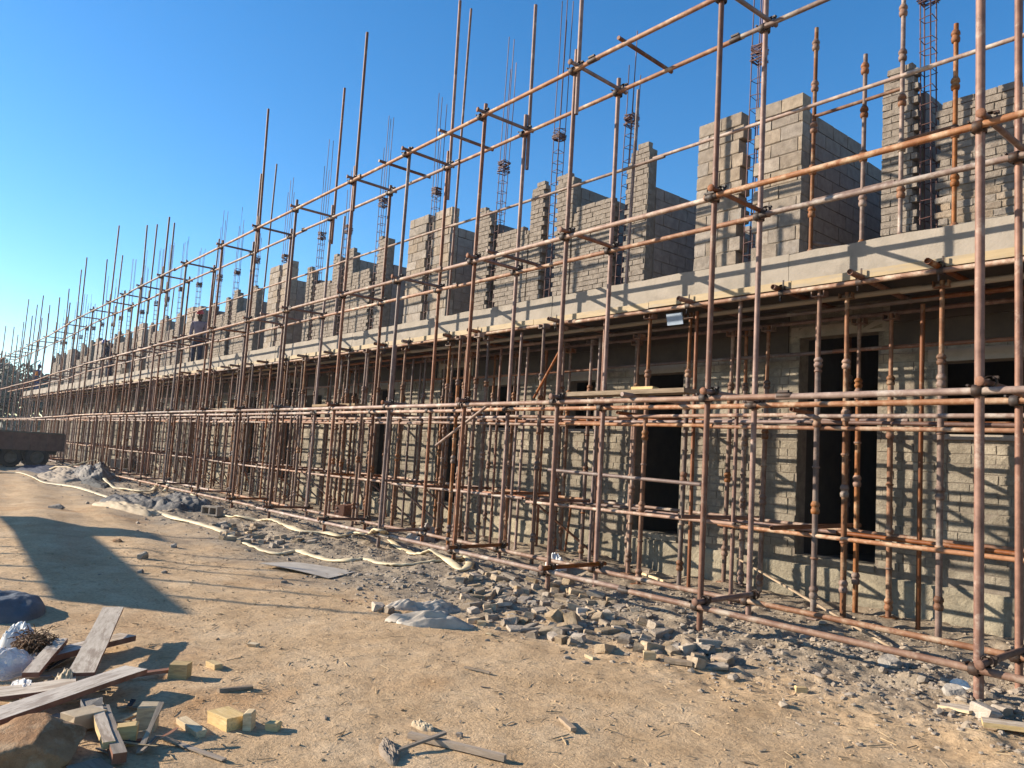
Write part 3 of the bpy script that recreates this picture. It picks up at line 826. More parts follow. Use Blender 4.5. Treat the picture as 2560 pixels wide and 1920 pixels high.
sz = .006+.018*npr.uniform(0, 1, n)**2.2+.03*(npr.uniform(0, 1, n) > .965)
scatter_stones('gravel', xs, ys, sz, 'rubble')
n = 800
xs = npr.uniform(-9, -1.6, n); ys = -.75+(xs+3.6)*.22+npr.normal(.45, .45, n)
ys = np.where(xs > -3.6, npr.normal(.35, .5, n), ys)
scatter_stones('rubble_stones', xs, ys, .014+.035*npr.uniform(0, 1, n)**2.5, 'rubble_brick', .6)
n = 2600
xs = -1.2-14*npr.uniform(0, 1, n)**1.5; ys = npr.uniform(-5.6, -1.0, n)
scatter_stones('soil_clods', xs, ys, .004+.009*npr.uniform(0, 1, n)**2.5, 'soil', .7)
# straw and shavings: thin three sided slivers lying on the ground
n = 2300
xs = -1.2-11*npr.uniform(0, 1, n)**1.4; ys = npr.uniform(-5.7, -.2, n)-.4*npr.uniform(0, 1, n)
zs = ground_z(xs, ys)+.006; a = npr.uniform(0, 6.28, n); ln = .012+.05*npr.uniform(0, 1, n)**3; wd = .0012+.0025*npr.uniform(0, 1, n)**2
dx, dy = np.cos(a)*ln, np.sin(a)*ln; px, py = -np.sin(a)*wd, np.cos(a)*wd
tl = npr.uniform(-.006, .008, n)
V = np.stack([np.stack([xs-dx+px, ys-dy+py, zs-tl], 1), np.stack([xs-dx-px, ys-dy-py, zs-tl], 1), np.stack([xs-dx, ys-dy, zs-tl+wd*1.6], 1),
              np.stack([xs+dx+px, ys+dy+py, zs+tl], 1), np.stack([xs+dx-px, ys+dy-py, zs+tl], 1), np.stack([xs+dx, ys+dy, zs+tl+wd*1.6], 1)], 1).reshape(-1, 3)
q = np.array([(0, 1, 4, 3), (1, 2, 5, 4), (2, 0, 3, 5)]); F = (q[None]+(np.arange(n)*6)[:, None, None]).reshape(-1, 4)
link('straw', raw_mesh('straw', V, F, 'straw'), kind='stuff')

# ------------------------------------------------------------------ broken bricks on the ground
def inside(p, poly):
    x, y = p; c = False; j = len(poly)-1
    for i in range(len(poly)):
        xi, yi = poly[i]; xj, yj = poly[j]
        if (yi > y) != (yj > y) and x < (xj-xi)*(y-yi)/(yj-yi)+xi: c = not c
        j = i
    return c
def broken(dx, dy, dz):
    mb = MB(); hx, hy, hz = dx/2, dy/2, dz/2
    vs = []
    for z, ins in ((-hz, .006), (-hz+.01, 0), (hz-.01, 0), (hz, .008)):
        for k, (sx, sy) in enumerate(((-1, -1), (1, -1), (1.0, .35), (.55, 1), (-1, 1))):
            vs.append((sx*(hx-ins)+rng.uniform(-.006, .006)+(rng.uniform(-.03, .02) if k in (1, 2) else 0), sy*(hy-ins)+rng.uniform(-.006, .006), z+rng.uniform(-.004, .004)))
    fs = [(4, 3, 2, 1, 0), (15, 16, 17, 18, 19)]+[(i*5+k, i*5+(k+1) % 5, (i+1)*5+(k+1) % 5, (i+1)*5+k) for i in range(3) for k in range(5)]
    return mb.add(vs, fs).mesh('broken_brick', 'rubble_brick')
bb = [broken(*d) for d in ((.2, .1, .075), (.15, .1, .075), (.11, .1, .075), (.21, .1, .072), (.13, .09, .07), (.09, .08, .06), (.17, .1, .04), (.2, .11, .035))]
def brick_at(x, y, k, rz, tilt, label, group=None, lift=.02, s=1.0):
    o = link('broken_brick', bb[k], None, (x, y, gz(x, y)+lift), (tilt*rng.uniform(-1, 1), tilt*rng.uniform(-1, 1), rz), (s, s, s))
    return tag(o, label, 'brick', group)
poly = [(-7.59, -0.84), (-8.00, -0.04), (-7.56, 0.54), (-6.14, 0.37), (-4.58, -0.37), (-3.91, -0.35), (-3.72, -0.97), (-4.18, -1.14), (-4.75, -1.50), (-5.42, -1.55), (-5.93, -1.72), (-6.79, -1.34)]
px0, px1 = min(p[0] for p in poly), max(p[0] for p in poly); py0, py1 = min(p[1] for p in poly), max(p[1] for p in poly)
k = 0
taken = []
tries = 0
while k < 150 and tries < 6000:
    tries += 1
    p = (rng.uniform(px0, px1), rng.uniform(py0, py1))
    if not inside(p, poly) or any(abs(p[0]-a)+abs(p[1]-b2) < .105 for a, b2 in taken): continue
    taken.append(p); q = rng.randrange(8)
    brick_at(p[0], p[1], q, rng.uniform(0, 3.14), .28, 'grey broken brick in the spread of rubble before the scaffold foot', 'broken bricks in the near rubble', .015)
    k += 1
poly2 = [(-14.02, -1.45), (-14.38, -0.81), (-12.71, -0.74), (-11.36, -0.45), (-11.43, -1.35), (-12.52, -1.76)]
k = 0; tries = 0
px0, px1 = min(p[0] for p in poly2), max(p[0] for p in poly2); py0, py1 = min(p[1] for p in poly2), max(p[1] for p in poly2)
while k < 46 and tries < 3000:
    tries += 1
    p = (rng.uniform(px0, px1), rng.uniform(py0, py1))
    if not inside(p, poly2): continue
    brick_at(p[0], p[1], rng.randrange(8), rng.uniform(0, 3.14), .3, 'dusty broken brick lying between the two runs of cream hose', 'broken bricks between the hoses', .015); k += 1
for (x, y), q, s, tl, lb in (((-3.866, -0.674), 3, 1.25, .25, 'large pale cut block at the front right corner of the rubble'),
        ((-4.100, -0.622), 0, 1.0, .1, 'squared brick beside the large pale block in the rubble'),
        ((-5.565, -0.963), 4, 1.7, .9, 'big upended brick in the middle of the rubble spread'),
        ((-5.387, -0.908), 2, 1.6, .9, 'dark rounded brick leaning on the big upended one'),
        ((-7.475, 0.024), 0, 1.1, .7, 'tan brick tipped up near the end of the hose loop'),
        ((-6.756, -2.256), 1, 1.1, .1, 'brown brick holding down the left end of the grey sack'),
        ((-6.616, -2.216), 5, 1.1, .2, 'small brick piece under the left end of the grey sack'),
        ((-2.033, -0.287), 1, 1.15, .15, 'rough tan brick by the foot of the nearest standard'),
        ((-1.985, -0.132), 2, 1.0, .1, 'grey brick in shade right of the nearest standard foot'),
        ((-7.243, 2.301), 1, 1.3, .1, 'square brick at the wall below the second doorway'),
        ((-12.549, -0.433), 5, .9, .1, 'single pinkish brick piece beside the upper hose')):
    brick_at(x, y, q, rng.uniform(-.5, .5), tl, lb, None, .03, s)

# ------------------------------------------------------------------ offcuts, boards and sticks
CX, CY = 0.0, -6.28
def board(name, a, b2, z0, z1, wd, th, m, label, cat='board', edge='board_edge', roll=0.0, group=None, taper=1.0):
    """a board from a to b (ground points), raised z0/z1 above the ground at its ends"""
    A = Vector((a[0], a[1], gz(*a)+z0+th/2)); B = Vector((b2[0], b2[1], gz(*b2)+z1+th/2))
    d = B-A; ln = d.length; mb = MB(); n = 5
    vs = []; bow = rng.uniform(-.006, .006)
    for i in range(n+1):
        q = i/n; w2 = wd/2*(1+(taper-1)*q); zz = bow*math.sin(q*math.pi)
        ej = rng.uniform(-.002, .002)
        for sy, sz in ((-1, -1), (1, -1), (1, 1), (-1, 1)): vs.append((ln*q, sy*(w2+ej), sz*th/2+zz))
    fs = []; mi = []
    for i in range(n):
        for k in range(4):
            fs.append((i*4+k, i*4+(k+1) % 4, (i+1)*4+(k+1) % 4, (i+1)*4+k)); mi.append(0 if k in (0, 2) else 1)
    fs += [(3, 2, 1, 0), tuple(n*4+k for k in range(4))]; mi += [1, 1]
    mb.add(vs, fs); me = mb.mesh(name, [m, edge]); me.polygons.foreach_set('material_index', mi)
    o = link(name, me, None, A); o.rotation_euler = (d.to_track_quat('X', 'Z') @ Euler((roll, 0, 0)).to_quaternion()).to_euler()
    return tag(o, label, cat, group)
def block(name, a, b2, wd, h, m, label, cat='wood block', tilt=0.0, lift=0.0, jit=.006, group=None):
    """an offcut whose near bottom edge runs from a to b, reaching wd away from the viewer"""
    d = Vector((b2[0]-a[0], b2[1]-a[1], 0)); ln = d.length; d.normalize()
    nrm = Vector((-d.y, d.x, 0))
    if nrm.dot(Vector(((a[0]+b2[0])/2-CX, (a[1]+b2[1])/2-CY, 0))) < 0: nrm = -nrm
    c = Vector(((a[0]+b2[0])/2, (a[1]+b2[1])/2, 0))+nrm*wd/2
    mb = MB(); b3 = .004; hx, hy, hz = ln/2, wd/2, h/2; vs = []
    for z, ins in ((-hz, b3), (-hz+b3, 0), (hz-b3, 0), (hz, b3)):
        for sx, sy in ((-1, -1), (1, -1), (1, 1), (-1, 1)):
            vs.append((sx*(hx-ins)+rng.uniform(-jit, jit), sy*(hy-ins)+rng.uniform(-jit, jit), z+rng.uniform(-jit, jit)*.6))
    mb.add(vs, [(3, 2, 1, 0), (12, 13, 14, 15)]+[(i*4+k, i*4+(k+1) % 4, (i+1)*4+(k+1) % 4, (i+1)*4+k) for i in range(3) for k in range(4)])
    o = link(name, mb.mesh(name, m), None, (c.x, c.y, gz(c.x, c.y)+h/2-.006+lift), (tilt, 0, math.atan2(d.y, d.x)))
    return tag(o, label, cat, group)
# the pile at the lower left
board('board', (-5.983, -5.457), (-6.474, -4.603), .03, .05, .16, .04, 'grey_board', 'grey formwork board lying behind the pile, under the leaning board')
board('board', (-5.365, -5.138), (-6.872, -4.635), .10, .20, .15, .022, 'grey_board', 'pale grey board leaning up across the pile, pointing away')
board('board', (-5.627, -5.363), (-6.345, -5.081), .07, .11, .09, .03, 'grey_board', 'short grey board end beside the tangle of brown wire')
board('board', (-5.339, -5.657), (-5.266, -5.179), .05, .08, .20, .022, 'grey_board', 'wide grey board entering from the left edge of the pile')
board('board', (-4.716, -5.759), (-5.346, -4.828), .07, .10, .17, .03, 'grey_board', 'long grey board with red brown edge, topmost and pointing right')
board('board', (-4.446, -5.779), (-4.808, -5.299), .01, .02, .14, .035, 'timber', 'brown board lying under the long grey board by the rock')
board('board', (-5.519, -4.976), (-5.544, -4.557), .02, .03, .05, .02, 'board_edge', 'narrow red brown strip running to the yellow wood block')
board('board', (-4.184, -5.338), (-3.948, -5.289), .01, .01, .16, .02, 'timber', 'grey plywood piece at the bottom edge beside the rock')
board('board', (-4.726, -5.177), (-4.241, -5.217), .07, .05, .055, .035, 'grey_board', 'short grey batten with a pale cut end below the pile', edge='pine')
board('board', (-4.754, -5.140), (-4.101, -5.198), .05, .02, .06, .05, 'timber', 'dark brown round edged batten running to the bottom edge')
board('stick', (-4.469, -4.918), (-4.219, -5.079), .16, .0, .025, .012, 'timber', 'thin stick propped against the end grained wood block', 'stick', 'timber')
board('stick', (-4.335, -4.961), (-4.249, -4.878), .03, .01, .02, .012, 'timber', 'dark curved splinter right of the end grained block', 'stick', 'timber')
board('stick', (-4.395, -4.929), (-3.934, -4.752), .01, .01, .03, .008, 'timber', 'long flat splinter on the shaded ground right of the pile', 'stick', 'timber')
block('wood_block', (-5.486, -4.586), (-5.417, -4.491), .10, .10, 'pine', 'yellow pine block at the end of the red brown strip')
block('wood_block', (-5.669, -4.280), (-5.527, -4.266), .06, .045, 'pine', 'small pine offcut above the row of offcuts, alone on the soil')
block('wood_block', (-5.006, -4.411), (-4.985, -4.194), .035, .03, 'timber', 'thin pale lath lying alone right of the pile', 'stick')
block('wood_block', (-4.541, -4.640), (-4.336, -4.599), .13, .075, 'pine', 'largest pine block in the row of offcuts, with a saw line')
block('wood_block', (-4.311, -4.517), (-4.285, -4.484), .08, .10, 'pine', 'small upright pine block right of the largest one')
block('wood_block', (-4.253, -4.414), (-4.200, -4.371), .06, .05, 'pine', 'low pine offcut at the right end of the row of offcuts')
block('plywood_strip', (-4.595, -4.790), (-4.325, -4.761), .05, .045, 'pine', 'layered plywood strip lying in front of the end grained block')
block('wood_block', (-4.550, -5.014), (-4.512, -4.922), .09, .135, 'pine', 'end grained square timber block standing in the pile', lift=.0)
block('wood_block', (-4.385, -5.156), (-4.355, -5.061), .07, .11, 'pine', 'yellow timber block left of the end grained one')
block('clay_brick', (-4.712, -5.347), (-4.598, -5.307), .17, .08, 'sack_tan', 'smooth tan brick on the grey boards beside the rock', 'brick', lift=.03)
block('concrete_lump', (-4.742, -5.244), (-4.725, -5.126), .14, .11, 'stone', 'rough grey concrete lump behind the tan brick', 'concrete lump', jit=.02)
block('wood_block', (-7.955, -5.186), (-7.869, -5.106), .14, .10, 'timber', 'brown block in front of the blue grey tarpaulin', lift=.0)
pile = [(-5.99, -5.47), (-6.16, -5.18), (-5.67, -4.84), (-4.84, -4.96), (-4.49, -4.86), (-4.06, -4.98), (-4.33, -5.35), (-4.95, -5.30), (-5.17, -5.56)]
q0, q1 = min(v[0] for v in pile), max(v[0] for v in pile); w0, w1 = min(v[1] for v in pile), max(v[1] for v in pile)
k = 0
while k < 34:
    x, y = rng.uniform(q0, q1), rng.uniform(w0, w1)
    if not inside((x, y), pile): continue
    an = rng.uniform(0, 6.28); ln = rng.uniform(.06, .26)
    board('stick', (x, y), (x+ln*math.cos(an), y+ln*math.sin(an)), rng.uniform(0, .04), rng.uniform(0, .07), rng.uniform(.008, .03), rng.uniform(.004, .014), rng.choice(('timber', 'timber', 'board_edge', 'pine', 'black')), 'splintered lath or wood scrap in the debris pile at lower left', 'stick', 'timber', rng.uniform(-.3, .3), 'wood scraps in the debris pile'); k += 1
# lone pieces across the yard
board('board', (-3.733, -3.797), (-3.185, -3.553), .01, .01, .035, .03, 'timber', 'long square batten lying crossed by a thin stick', 'batten', 'timber')
board('stick', (-3.578, -3.983), (-3.565, -3.670), .012, .05, .022, .014, 'timber', 'thin bowed stick crossing the long batten', 'stick', 'timber')
board('stick', (-3.477, -2.875), (-3.292, -2.950), .01, .01, .035, .02, 'timber', 'short weathered stick alone on the tan soil', 'stick', 'timber')
board('stick', (-4.680, -2.723), (-4.478, -2.640), .01, .01, .018, .012, 'timber', 'thin grey lath in the middle of the open soil', 'stick', 'timber')
board('board', (-4.068, -1.163), (-3.866, -1.065), .01, .01, .07, .03, 'timber', 'brown batten lying just in front of the rubble', 'batten', 'timber')
board('board', (-1.954, -0.593), (-1.671, -0.467), .02, .03, .13, .03, 'grey_board', 'grey board with pale sawn end at the right edge', edge='pine')
board('board', (-2.320, -0.225), (-2.097, -0.273), .005, .01, .17, .02, 'grey_board', 'grey base board under the foot of the nearest standard', edge='pine')
board('stick', (-5.852, 2.468), (-3.100, 0.731), .30, .03, .022, .02, 'timber', 'long thin cane leaning over the bottom tubes', 'stick', 'timber')
board('stick', (-7.102, 2.020), (-6.462, 1.763), .02, .02, .03, .03, 'pine', 'short round pole lying behind the scaffold', 'stick', 'pine')
board('strap', (-6.142, 1.484), (-5.739, 1.376), .03, .03, .03, .004, 'yellow_strap', 'bright yellow strap lying behind the bottom tube', 'strap', 'yellow_strap')
block('wood_block', (-4.211, -1.260), (-4.137, -1.192), .06, .07, 'pine', 'bright yellow pine block at the front edge of the rubble')
block('wood_block', (-4.563, -1.581), (-4.453, -1.609), .04, .03, 'pine', 'tiny yellow offcut on the soil before the rubble')
block('wood_block', (-3.079, -0.890), (-3.017, -0.834), .05, .045, 'pine', 'yellow offcut on the gravel below the bottom tube')
block('wood_block', (-5.867, -1.703), (-5.819, -1.635), .05, .04, 'pine', 'tan block at the right end of the grey sack')
block('wood_block', (-5.499, -1.897), (-5.439, -1.872), .05, .02, 'pine', 'flat tan chip below the right end of the grey sack')
block('wood_block', (-6.081, -3.821), (-6.018, -3.774), .05, .03, 'pine', 'small pine chip alone on the tan soil, far from the pile')
block('stone_cube', (-3.617, -3.557), (-3.587, -3.542), .025, .03, 'stone', 'small grey cube of stone above the crossed sticks', 'stone')
block('hollow_fill', (-2.725, -0.463), (-2.682, -0.442), .05, .05, 'stone', 'small grey stone in the gravel left of the nearest standard', 'stone', jit=.012)
ck = 0
for i in range(46):
    x, y = -1.6-9*rng.random()**1.3, rng.uniform(-5.4, -1.2); a = rng.uniform(0, 6.28); ln = rng.uniform(.02, .07)
    if abs(x) < 1.2: continue
    board('wood_chip', (x, y), (x+ln*math.cos(a), y+ln*math.sin(a)), .002, .004, rng.uniform(.008, .02), .006, rng.choice(('timber', 'timber', 'pine')), 'small wood chip scattered on the tan soil', 'wood chip', 'timber', 0, 'wood chips on the soil')
# boards up on the scaffold
def deck(x0, x1, y, z, wd, th, m, label, tilt=0.0):
    mb = MB(); mb.box((0, 0, 0), (x1-x0, wd, th), None, .004)
    return tag(link('scaffold_board', mb.mesh('scaffold_board', m), None, ((x0+x1)/2, y, z), (0, tilt, 0)), label, 'scaffold board')
deck(-6.62, -4.9, .12, 2.395, .23, .045, 'timber', 'thick wooden board lying on the waist high tubes near the second doorway', .0)
block('wood_block', (-5.62, .02), (-5.36, .06), .13, .06, 'pine', 'yellow offcut lying on the scaffold board', lift=2.42-.10)
deck(-13.9, -12.2, .3, 2.37, .22, .04, 'timber', 'dark board on the waist high tubes, right of the middle of the scaffold')
deck(-20.0, -17.2, .35, 2.35, .24, .04, 'timber', 'dark board on the waist high tubes, near the middle of the run')
deck(-31.5, -27.0, .35, 2.32, .24, .04, 'timber', 'farthest dark board on the waist high tubes')
mb = MB(); mb.box((0, 0, 0), (.25, .012, .15))
tag(link('metal_sheet', mb.mesh('metal_sheet', 'blue_sheet'), None, (*[-6.192], 1.42, 3.49), (.25, 0, 0)), 'pale blue sheet of metal hanging under the slab edge', 'metal sheet')

# ------------------------------------------------------------------ hoses
def smooth_path(pts, n=6):
    out = []
    P = [Vector(p) for p in pts]
    for i in range(len(P)-1):
        p0, p1, p2, p3 = P[max(i-1, 0)], P[i], P[i+1], P[min(i+2, len(P)-1)]
        for k in range(n):
            t = k/n
            out.append(.5*((2*p1)+(-p0+p2)*t+(2*p0-5*p1+4*p2-p3)*t*t+(-p0+3*p1-3*p2+p3)*t**3))
    return out+[P[-1]]
def hose(pts, lifts, wd, label):
    P3 = [(x, y, gz(x, y)+.014+lf) for (x, y), lf in zip(pts, lifts)]
    path = smooth_path(P3, 7)
    mb = MB(); n = 8; vs = []; tw = 0; w2 = wd
    for i, p in enumerate(path):
        d = path[min(i+1, len(path)-1)]-path[max(i-1, 0)]; d.normalize()
        sd = d.cross(Vector((0, 0, 1))); sd.normalize(); u = sd.cross(d)
        tw = .8*tw+rng.uniform(-.16, .16); w2 = .7*w2+.3*wd*rng.uniform(.72, 1.3)
        p = p+Vector((0, 0, .4*wd*abs(math.sin(tw))))
        for k in range(n):
            a = 2*math.pi*k/n
            q = sd*(w2/2*math.cos(a))+u*(wd*.17*math.sin(a))
            q = Matrix.Rotation(tw, 3, d) @ q
            vs.append(p+q)
    fs = [(i*n+k, i*n+(k+1) % n, (i+1)*n+(k+1) % n, (i+1)*n+k) for i in range(len(path)-1) for k in range(n)]
    fs += [tuple(range(n-1, -1, -1)), tuple((len(path)-1)*n+k for k in range(n))]
    mb.add(vs, fs, True)
    return mesh_thing('hose', mb, 'hose', label, 'hose', 'cream hoses on the ground')
hp = [(-18.04, -1.46), (-16.07, -1.57), (-14.85, -1.57), (-13.53, -1.56), (-12.70, -1.53), (-12.02, -1.58), (-11.37, -1.54), (-11.07, -1.42), (-11.24, -1.10), (-10.74, -1.14), (-10.06, -1.16), (-9.65, -1.07), (-9.66, -0.82), (-9.25, -0.85), (-8.94, -0.79), (-8.78, -0.60), (-8.84, -0.30), (-8.75, -0.12), (-8.79, 0.13), (-8.95, 0.39), (-8.49, 0.15), (-8.11, -0.18), (-8.08, -0.30), (-8.42, -0.20), (-8.78, -0.09), (-9.08, -0.10), (-9.39, -0.11), (-10.14, 0.14), (-10.75, 0.36)]
hp += [(-11.093, 0.409), (-10.271, -0.196), (-10.474, -0.192), (-11.097, 0.036)] + [(-12.17, 0.37), (-11.89, -0.02), (-12.36, -0.13), (-12.75, -0.39), (-13.63, -0.27), (-14.18, -0.29), (-14.77, -0.30), (-15.16, -0.53), (-15.97, -0.48), (-17.61, -0.32), (-19.85, 0.14), (-21.48, 0.51)]
lf = [0]*29+[.06, .26, .28, .16]+[.02]*12
lf[18] = lf[19] = .03; lf[24] = lf[25] = .05
hose(hp, lf[:len(hp)], .11, 'cream lay flat hose looping back on itself in front of the scaffold')
hp = [(-20.19, -1.61), (-21.95, -1.60), (-23.77, -1.79), (-26.10, -1.83), (-27.11, -2.10), (-29.14, -2.15), (-31.78, -2.13), (-32.08, -2.47), (-31.38, -3.12)]
hose(hp, [.01]*len(hp), .11, 'far length of cream hose running straight along the track to the left')
hp = [(-35.26, 1.00), (-30.39, 0.12), (-27.13, -0.47), (-24.39, -0.77), (-23.57, -0.76), (-22.34, -0.76), (-21.99, -0.44), (-23.89, 0.22)] + [(-22.9, .05), (-22.2, .08), (-21.7, -.15)]
hose(hp, [.3, .15, .02, .02, .02, .02, .02, .06, .2, .22, .04], .11, 'far cream hose hooped over the bottom tube among the rubbish heaps')

# ------------------------------------------------------------------ sacks, tarpaulins and plastic
def crumple(name, c, sx, sy, h, rz, m, label, cat, seed, fold=5.0, amp=.3, n=64, group=None, pw=.6, lift=0.0):
    g = np.linspace(-1, 1, n); A, B = np.meshgrid(g, g)
    # squircle
    u = A*np.sqrt(1-.5*B*B); v = B*np.sqrt(1-.5*A*A)
    rr = np.sqrt(u*u+v*v)
    lobes = 1+.22*vnoise(np.arctan2(v, u)*1.6+9, rr*0+.3, seed)*2
    xx, yy = u*sx*lobes, v*sy*lobes
    dome = np.clip(1-rr**2.2, 0, 1)**pw
    rs = np.random.RandomState(seed); T = np.zeros_like(u)
    f1 = vnoise(u*fold*.4+3, v*fold*.6+7, seed+1)
    for k in range(7):
        th = rs.uniform(0, 3.14); fr = fold*(.22+.17*k)*rs.uniform(.8, 1.2); q = (u*math.cos(th)+v*math.sin(th))*fr+rs.uniform(0, 9)+.35*vnoise(u*2+k, v*2+5, seed+k)
        T += (np.abs(q-np.floor(q)-.5)*2-.5)/(1+.55*k)
    ed = np.clip((1-rr)*6, 0, 1)
    zz = h*(dome*(.8+.5*f1) + ed*amp*.42*T)
    zz = np.where(rr > .985, -.012, zz+.008)
    ca, sa = math.cos(rz), math.sin(rz)
    wx, wy = c[0]+xx*ca-yy*sa, c[1]+xx*sa+yy*ca
    wz = ground_z(wx, wy)+np.maximum(zz, -.02)+lift
    V = np.stack([wx.ravel()-c[0], wy.ravel()-c[1], wz.ravel()], 1)
    idx = np.arange(n*n).reshape(n, n)
    F = np.stack([idx[:-1, :-1].ravel(), idx[:-1, 1:].ravel(), idx[1:, 1:].ravel(), idx[1:, :-1].ravel()], 1)
    ring = np.concatenate([idx[0, :], idx[1:, -1], idx[-1, -2::-1], idx[-2:0:-1, 0]])
    o = link(name, raw_mesh(name, V, F, m, True), None, (c[0], c[1], 0))
    return tag(o, label, cat, group)
crumple('cement_sack', (-6.038, -2.080), .40, .17, .11, .95, 'sack', 'crumpled pale grey sack in front, left of the brick rubble', 'sack', 3, 3.0, .95, pw=.8)
crumple('cement_sack', (-6.679, -1.794), .36, .13, .10, .95, 'sack', 'crumpled grey and black sack lying behind the front sack', 'sack', 21, 3.4, .95, pw=.8)
crumple('cement_sack', (-11.446, 1.350), .22, .40, .24, .2, 'sack', 'pale sack heaped inside the scaffold behind the bottom tube', 'sack', 31, 5, .4)
crumple('cement_sack', (-7.888, 1.191), .16, .10, .22, .3, 'white_paper', 'small white bag behind the bottom tube', 'bag', 41, 4, .3)
crumple('rubbish_heap', (-18.120, -0.882), 1.0, .60, .30, .1, 'sack_dark', 'largest heap of grey sheeting beside the cream hoses', 'rubbish heap', 51, 6, .45)
crumple('rubbish_heap', (-18.930, -1.595), 1.0, .50, .24, .2, 'sack_dark', 'heap of torn sacks left of the largest heap', 'rubbish heap', 61, 6, .5)
crumple('paper_sack', (-17.560, -2.013), 1.2, .28, .15, .3, 'sack_tan', 'tan paper sack lying flat before the torn sacks', 'sack', 71, 5, .4)
crumple('rubbish_heap', (-28.352, -0.585), 1.4, .6, .42, .0, 'sack_dark', 'tall dark heap topped with sheeting, behind the hoses', 'rubbish heap', 81, 6, .45)
crumple('rubbish_heap', (-29.674, -1.091), 2.4, .8, .22, .0, 'rubble', 'low mound of broken rubble left of the tall dark heap', 'rubbish heap', 91, 8, .5)
crumple('rubbish_heap', (-34.424, -1.001), 2.4, .8, .18, .1, 'navy', 'dark blue black rubbish heap by the trailer wheel', 'rubbish heap', 95, 6, .5)
crumple('tarpaulin', (-8.089, -5.232), .45, .34, .22, .1, 'blue_tarp', 'blue grey tarpaulin bundle at the left edge', 'tarpaulin', 101, 3, .25)
crumple('plastic_bag', (-6.749, -5.287), .13, .13, .17, .0, 'white_paper', 'white crumpled plastic bag behind the brown wire', 'plastic bag', 111, 5, .5)
crumple('plastic_bag', (-6.039, -5.463), .20, .20, .17, .3, 'plastic', 'clear plastic sheet bulging at the left edge', 'plastic sheet', 121, 4, .3)
crumple('plastic_bag', (-5.388, -5.404), .22, .10, .09, .2, 'plastic', 'flattened clear plastic between the grey boards', 'plastic sheet', 131, 6, .4)
crumple('paper_scrap', (-5.415, -5.201), .10, .06, .10, .2, 'sack_tan', 'crumpled cream paper scrap on the grey boards', 'paper', 141, 6, .6, lift=.03)
crumple('bark_scrap', (-3.626, -3.989), .17, .05, .035, -.35, 'timber', 'dark crumpled tar paper left of the crossed sticks', 'paper', 151, 6, .6)
crumple('paper_scrap', (-3.833, -3.644), .08, .03, .035, .2, 'sack_tan', 'yellowish scrap above the crossed sticks', 'paper', 161, 5, .6)
crumple('plastic_bag', (-2.403, 0.288), .10, .035, .05, -.2, 'white_paper', 'white plastic scrap left of the nearest standard foot', 'plastic bag', 171, 5, .5)
# corrugated sheet on the soil
c4 = [(-9.78, -2.28), (-9.92, -1.72), (-8.93, -1.34), (-8.59, -1.88)]
mb = MB(); nu, nv = 28, 7; vs = []
for i in range(nu+1):
    for j in range(nv+1):
        u, v = i/nu, j/nv
        p = [(1-u)*(1-v)*c4[0][q]+u*(1-v)*c4[3][q]+u*v*c4[2][q]+(1-u)*v*c4[1][q] for q in (0, 1)]
        vs.append((p[0], p[1], gz(c4[0][0], c4[0][1])+.035+.012*math.sin(v*nv*math.pi*1.0*2)+.03*(1-u)*(1-v)+.012*math.sin(u*3)))
for dz in (0, -.004):
    mb.add([(x, y, z+dz) for x, y, z in vs], [((i*(nv+1)+j), ((i+1)*(nv+1)+j), ((i+1)*(nv+1)+j+1), (i*(nv+1)+j+1)) for i in range(nu) for j in range(nv)], True)
mesh_thing('corrugated_sheet', mb, 'sheet', 'pale ribbed sheet lying flat on the soil below the hose', 'sheet')
crumple('black_sheet', (-25.771, -0.977), 1.3, .22, .16, .05, 'black', 'black plastic sheet with raised edge before the tall heap', 'plastic sheet', 181, 3, .3)
# tangle of brown wire
t = thing('wire_tangle', 'dense tangle of brown wire like coir beside the white plastic bag', 'wire', (*(-6.344, -5.234), gz(*(-6.344, -5.234))))
mb = MB()
for i in range(900):
    th, ph = rng.uniform(0, 6.28), rng.uniform(-.2, 1.3); p = Vector((.26*math.cos(th)*math.cos(ph), .15*math.sin(th)*math.cos(ph), .03+.15*max(0, math.sin(ph))))
    p *= rng.uniform(.55, 1.08); d = Vector((-math.sin(th)+rng.uniform(-.8, .8), math.cos(th)*.6+rng.uniform(-.8, .8), rng.uniform(-.5, .5))).normalized()
    pts = []
    for k in range(5):
        pts.append(p.copy()); d = (d-p.normalized()*.25+Vector((rng.uniform(-.5, .5), rng.uniform(-.5, .5), rng.uniform(-.4, .4)))).normalized(); p = p+d*.028; p.z = max(p.z, .004)
    mb.path(pts, .0034, 3)
link('wire', mb.mesh('wire', 'coir'), t, kind='stuff')
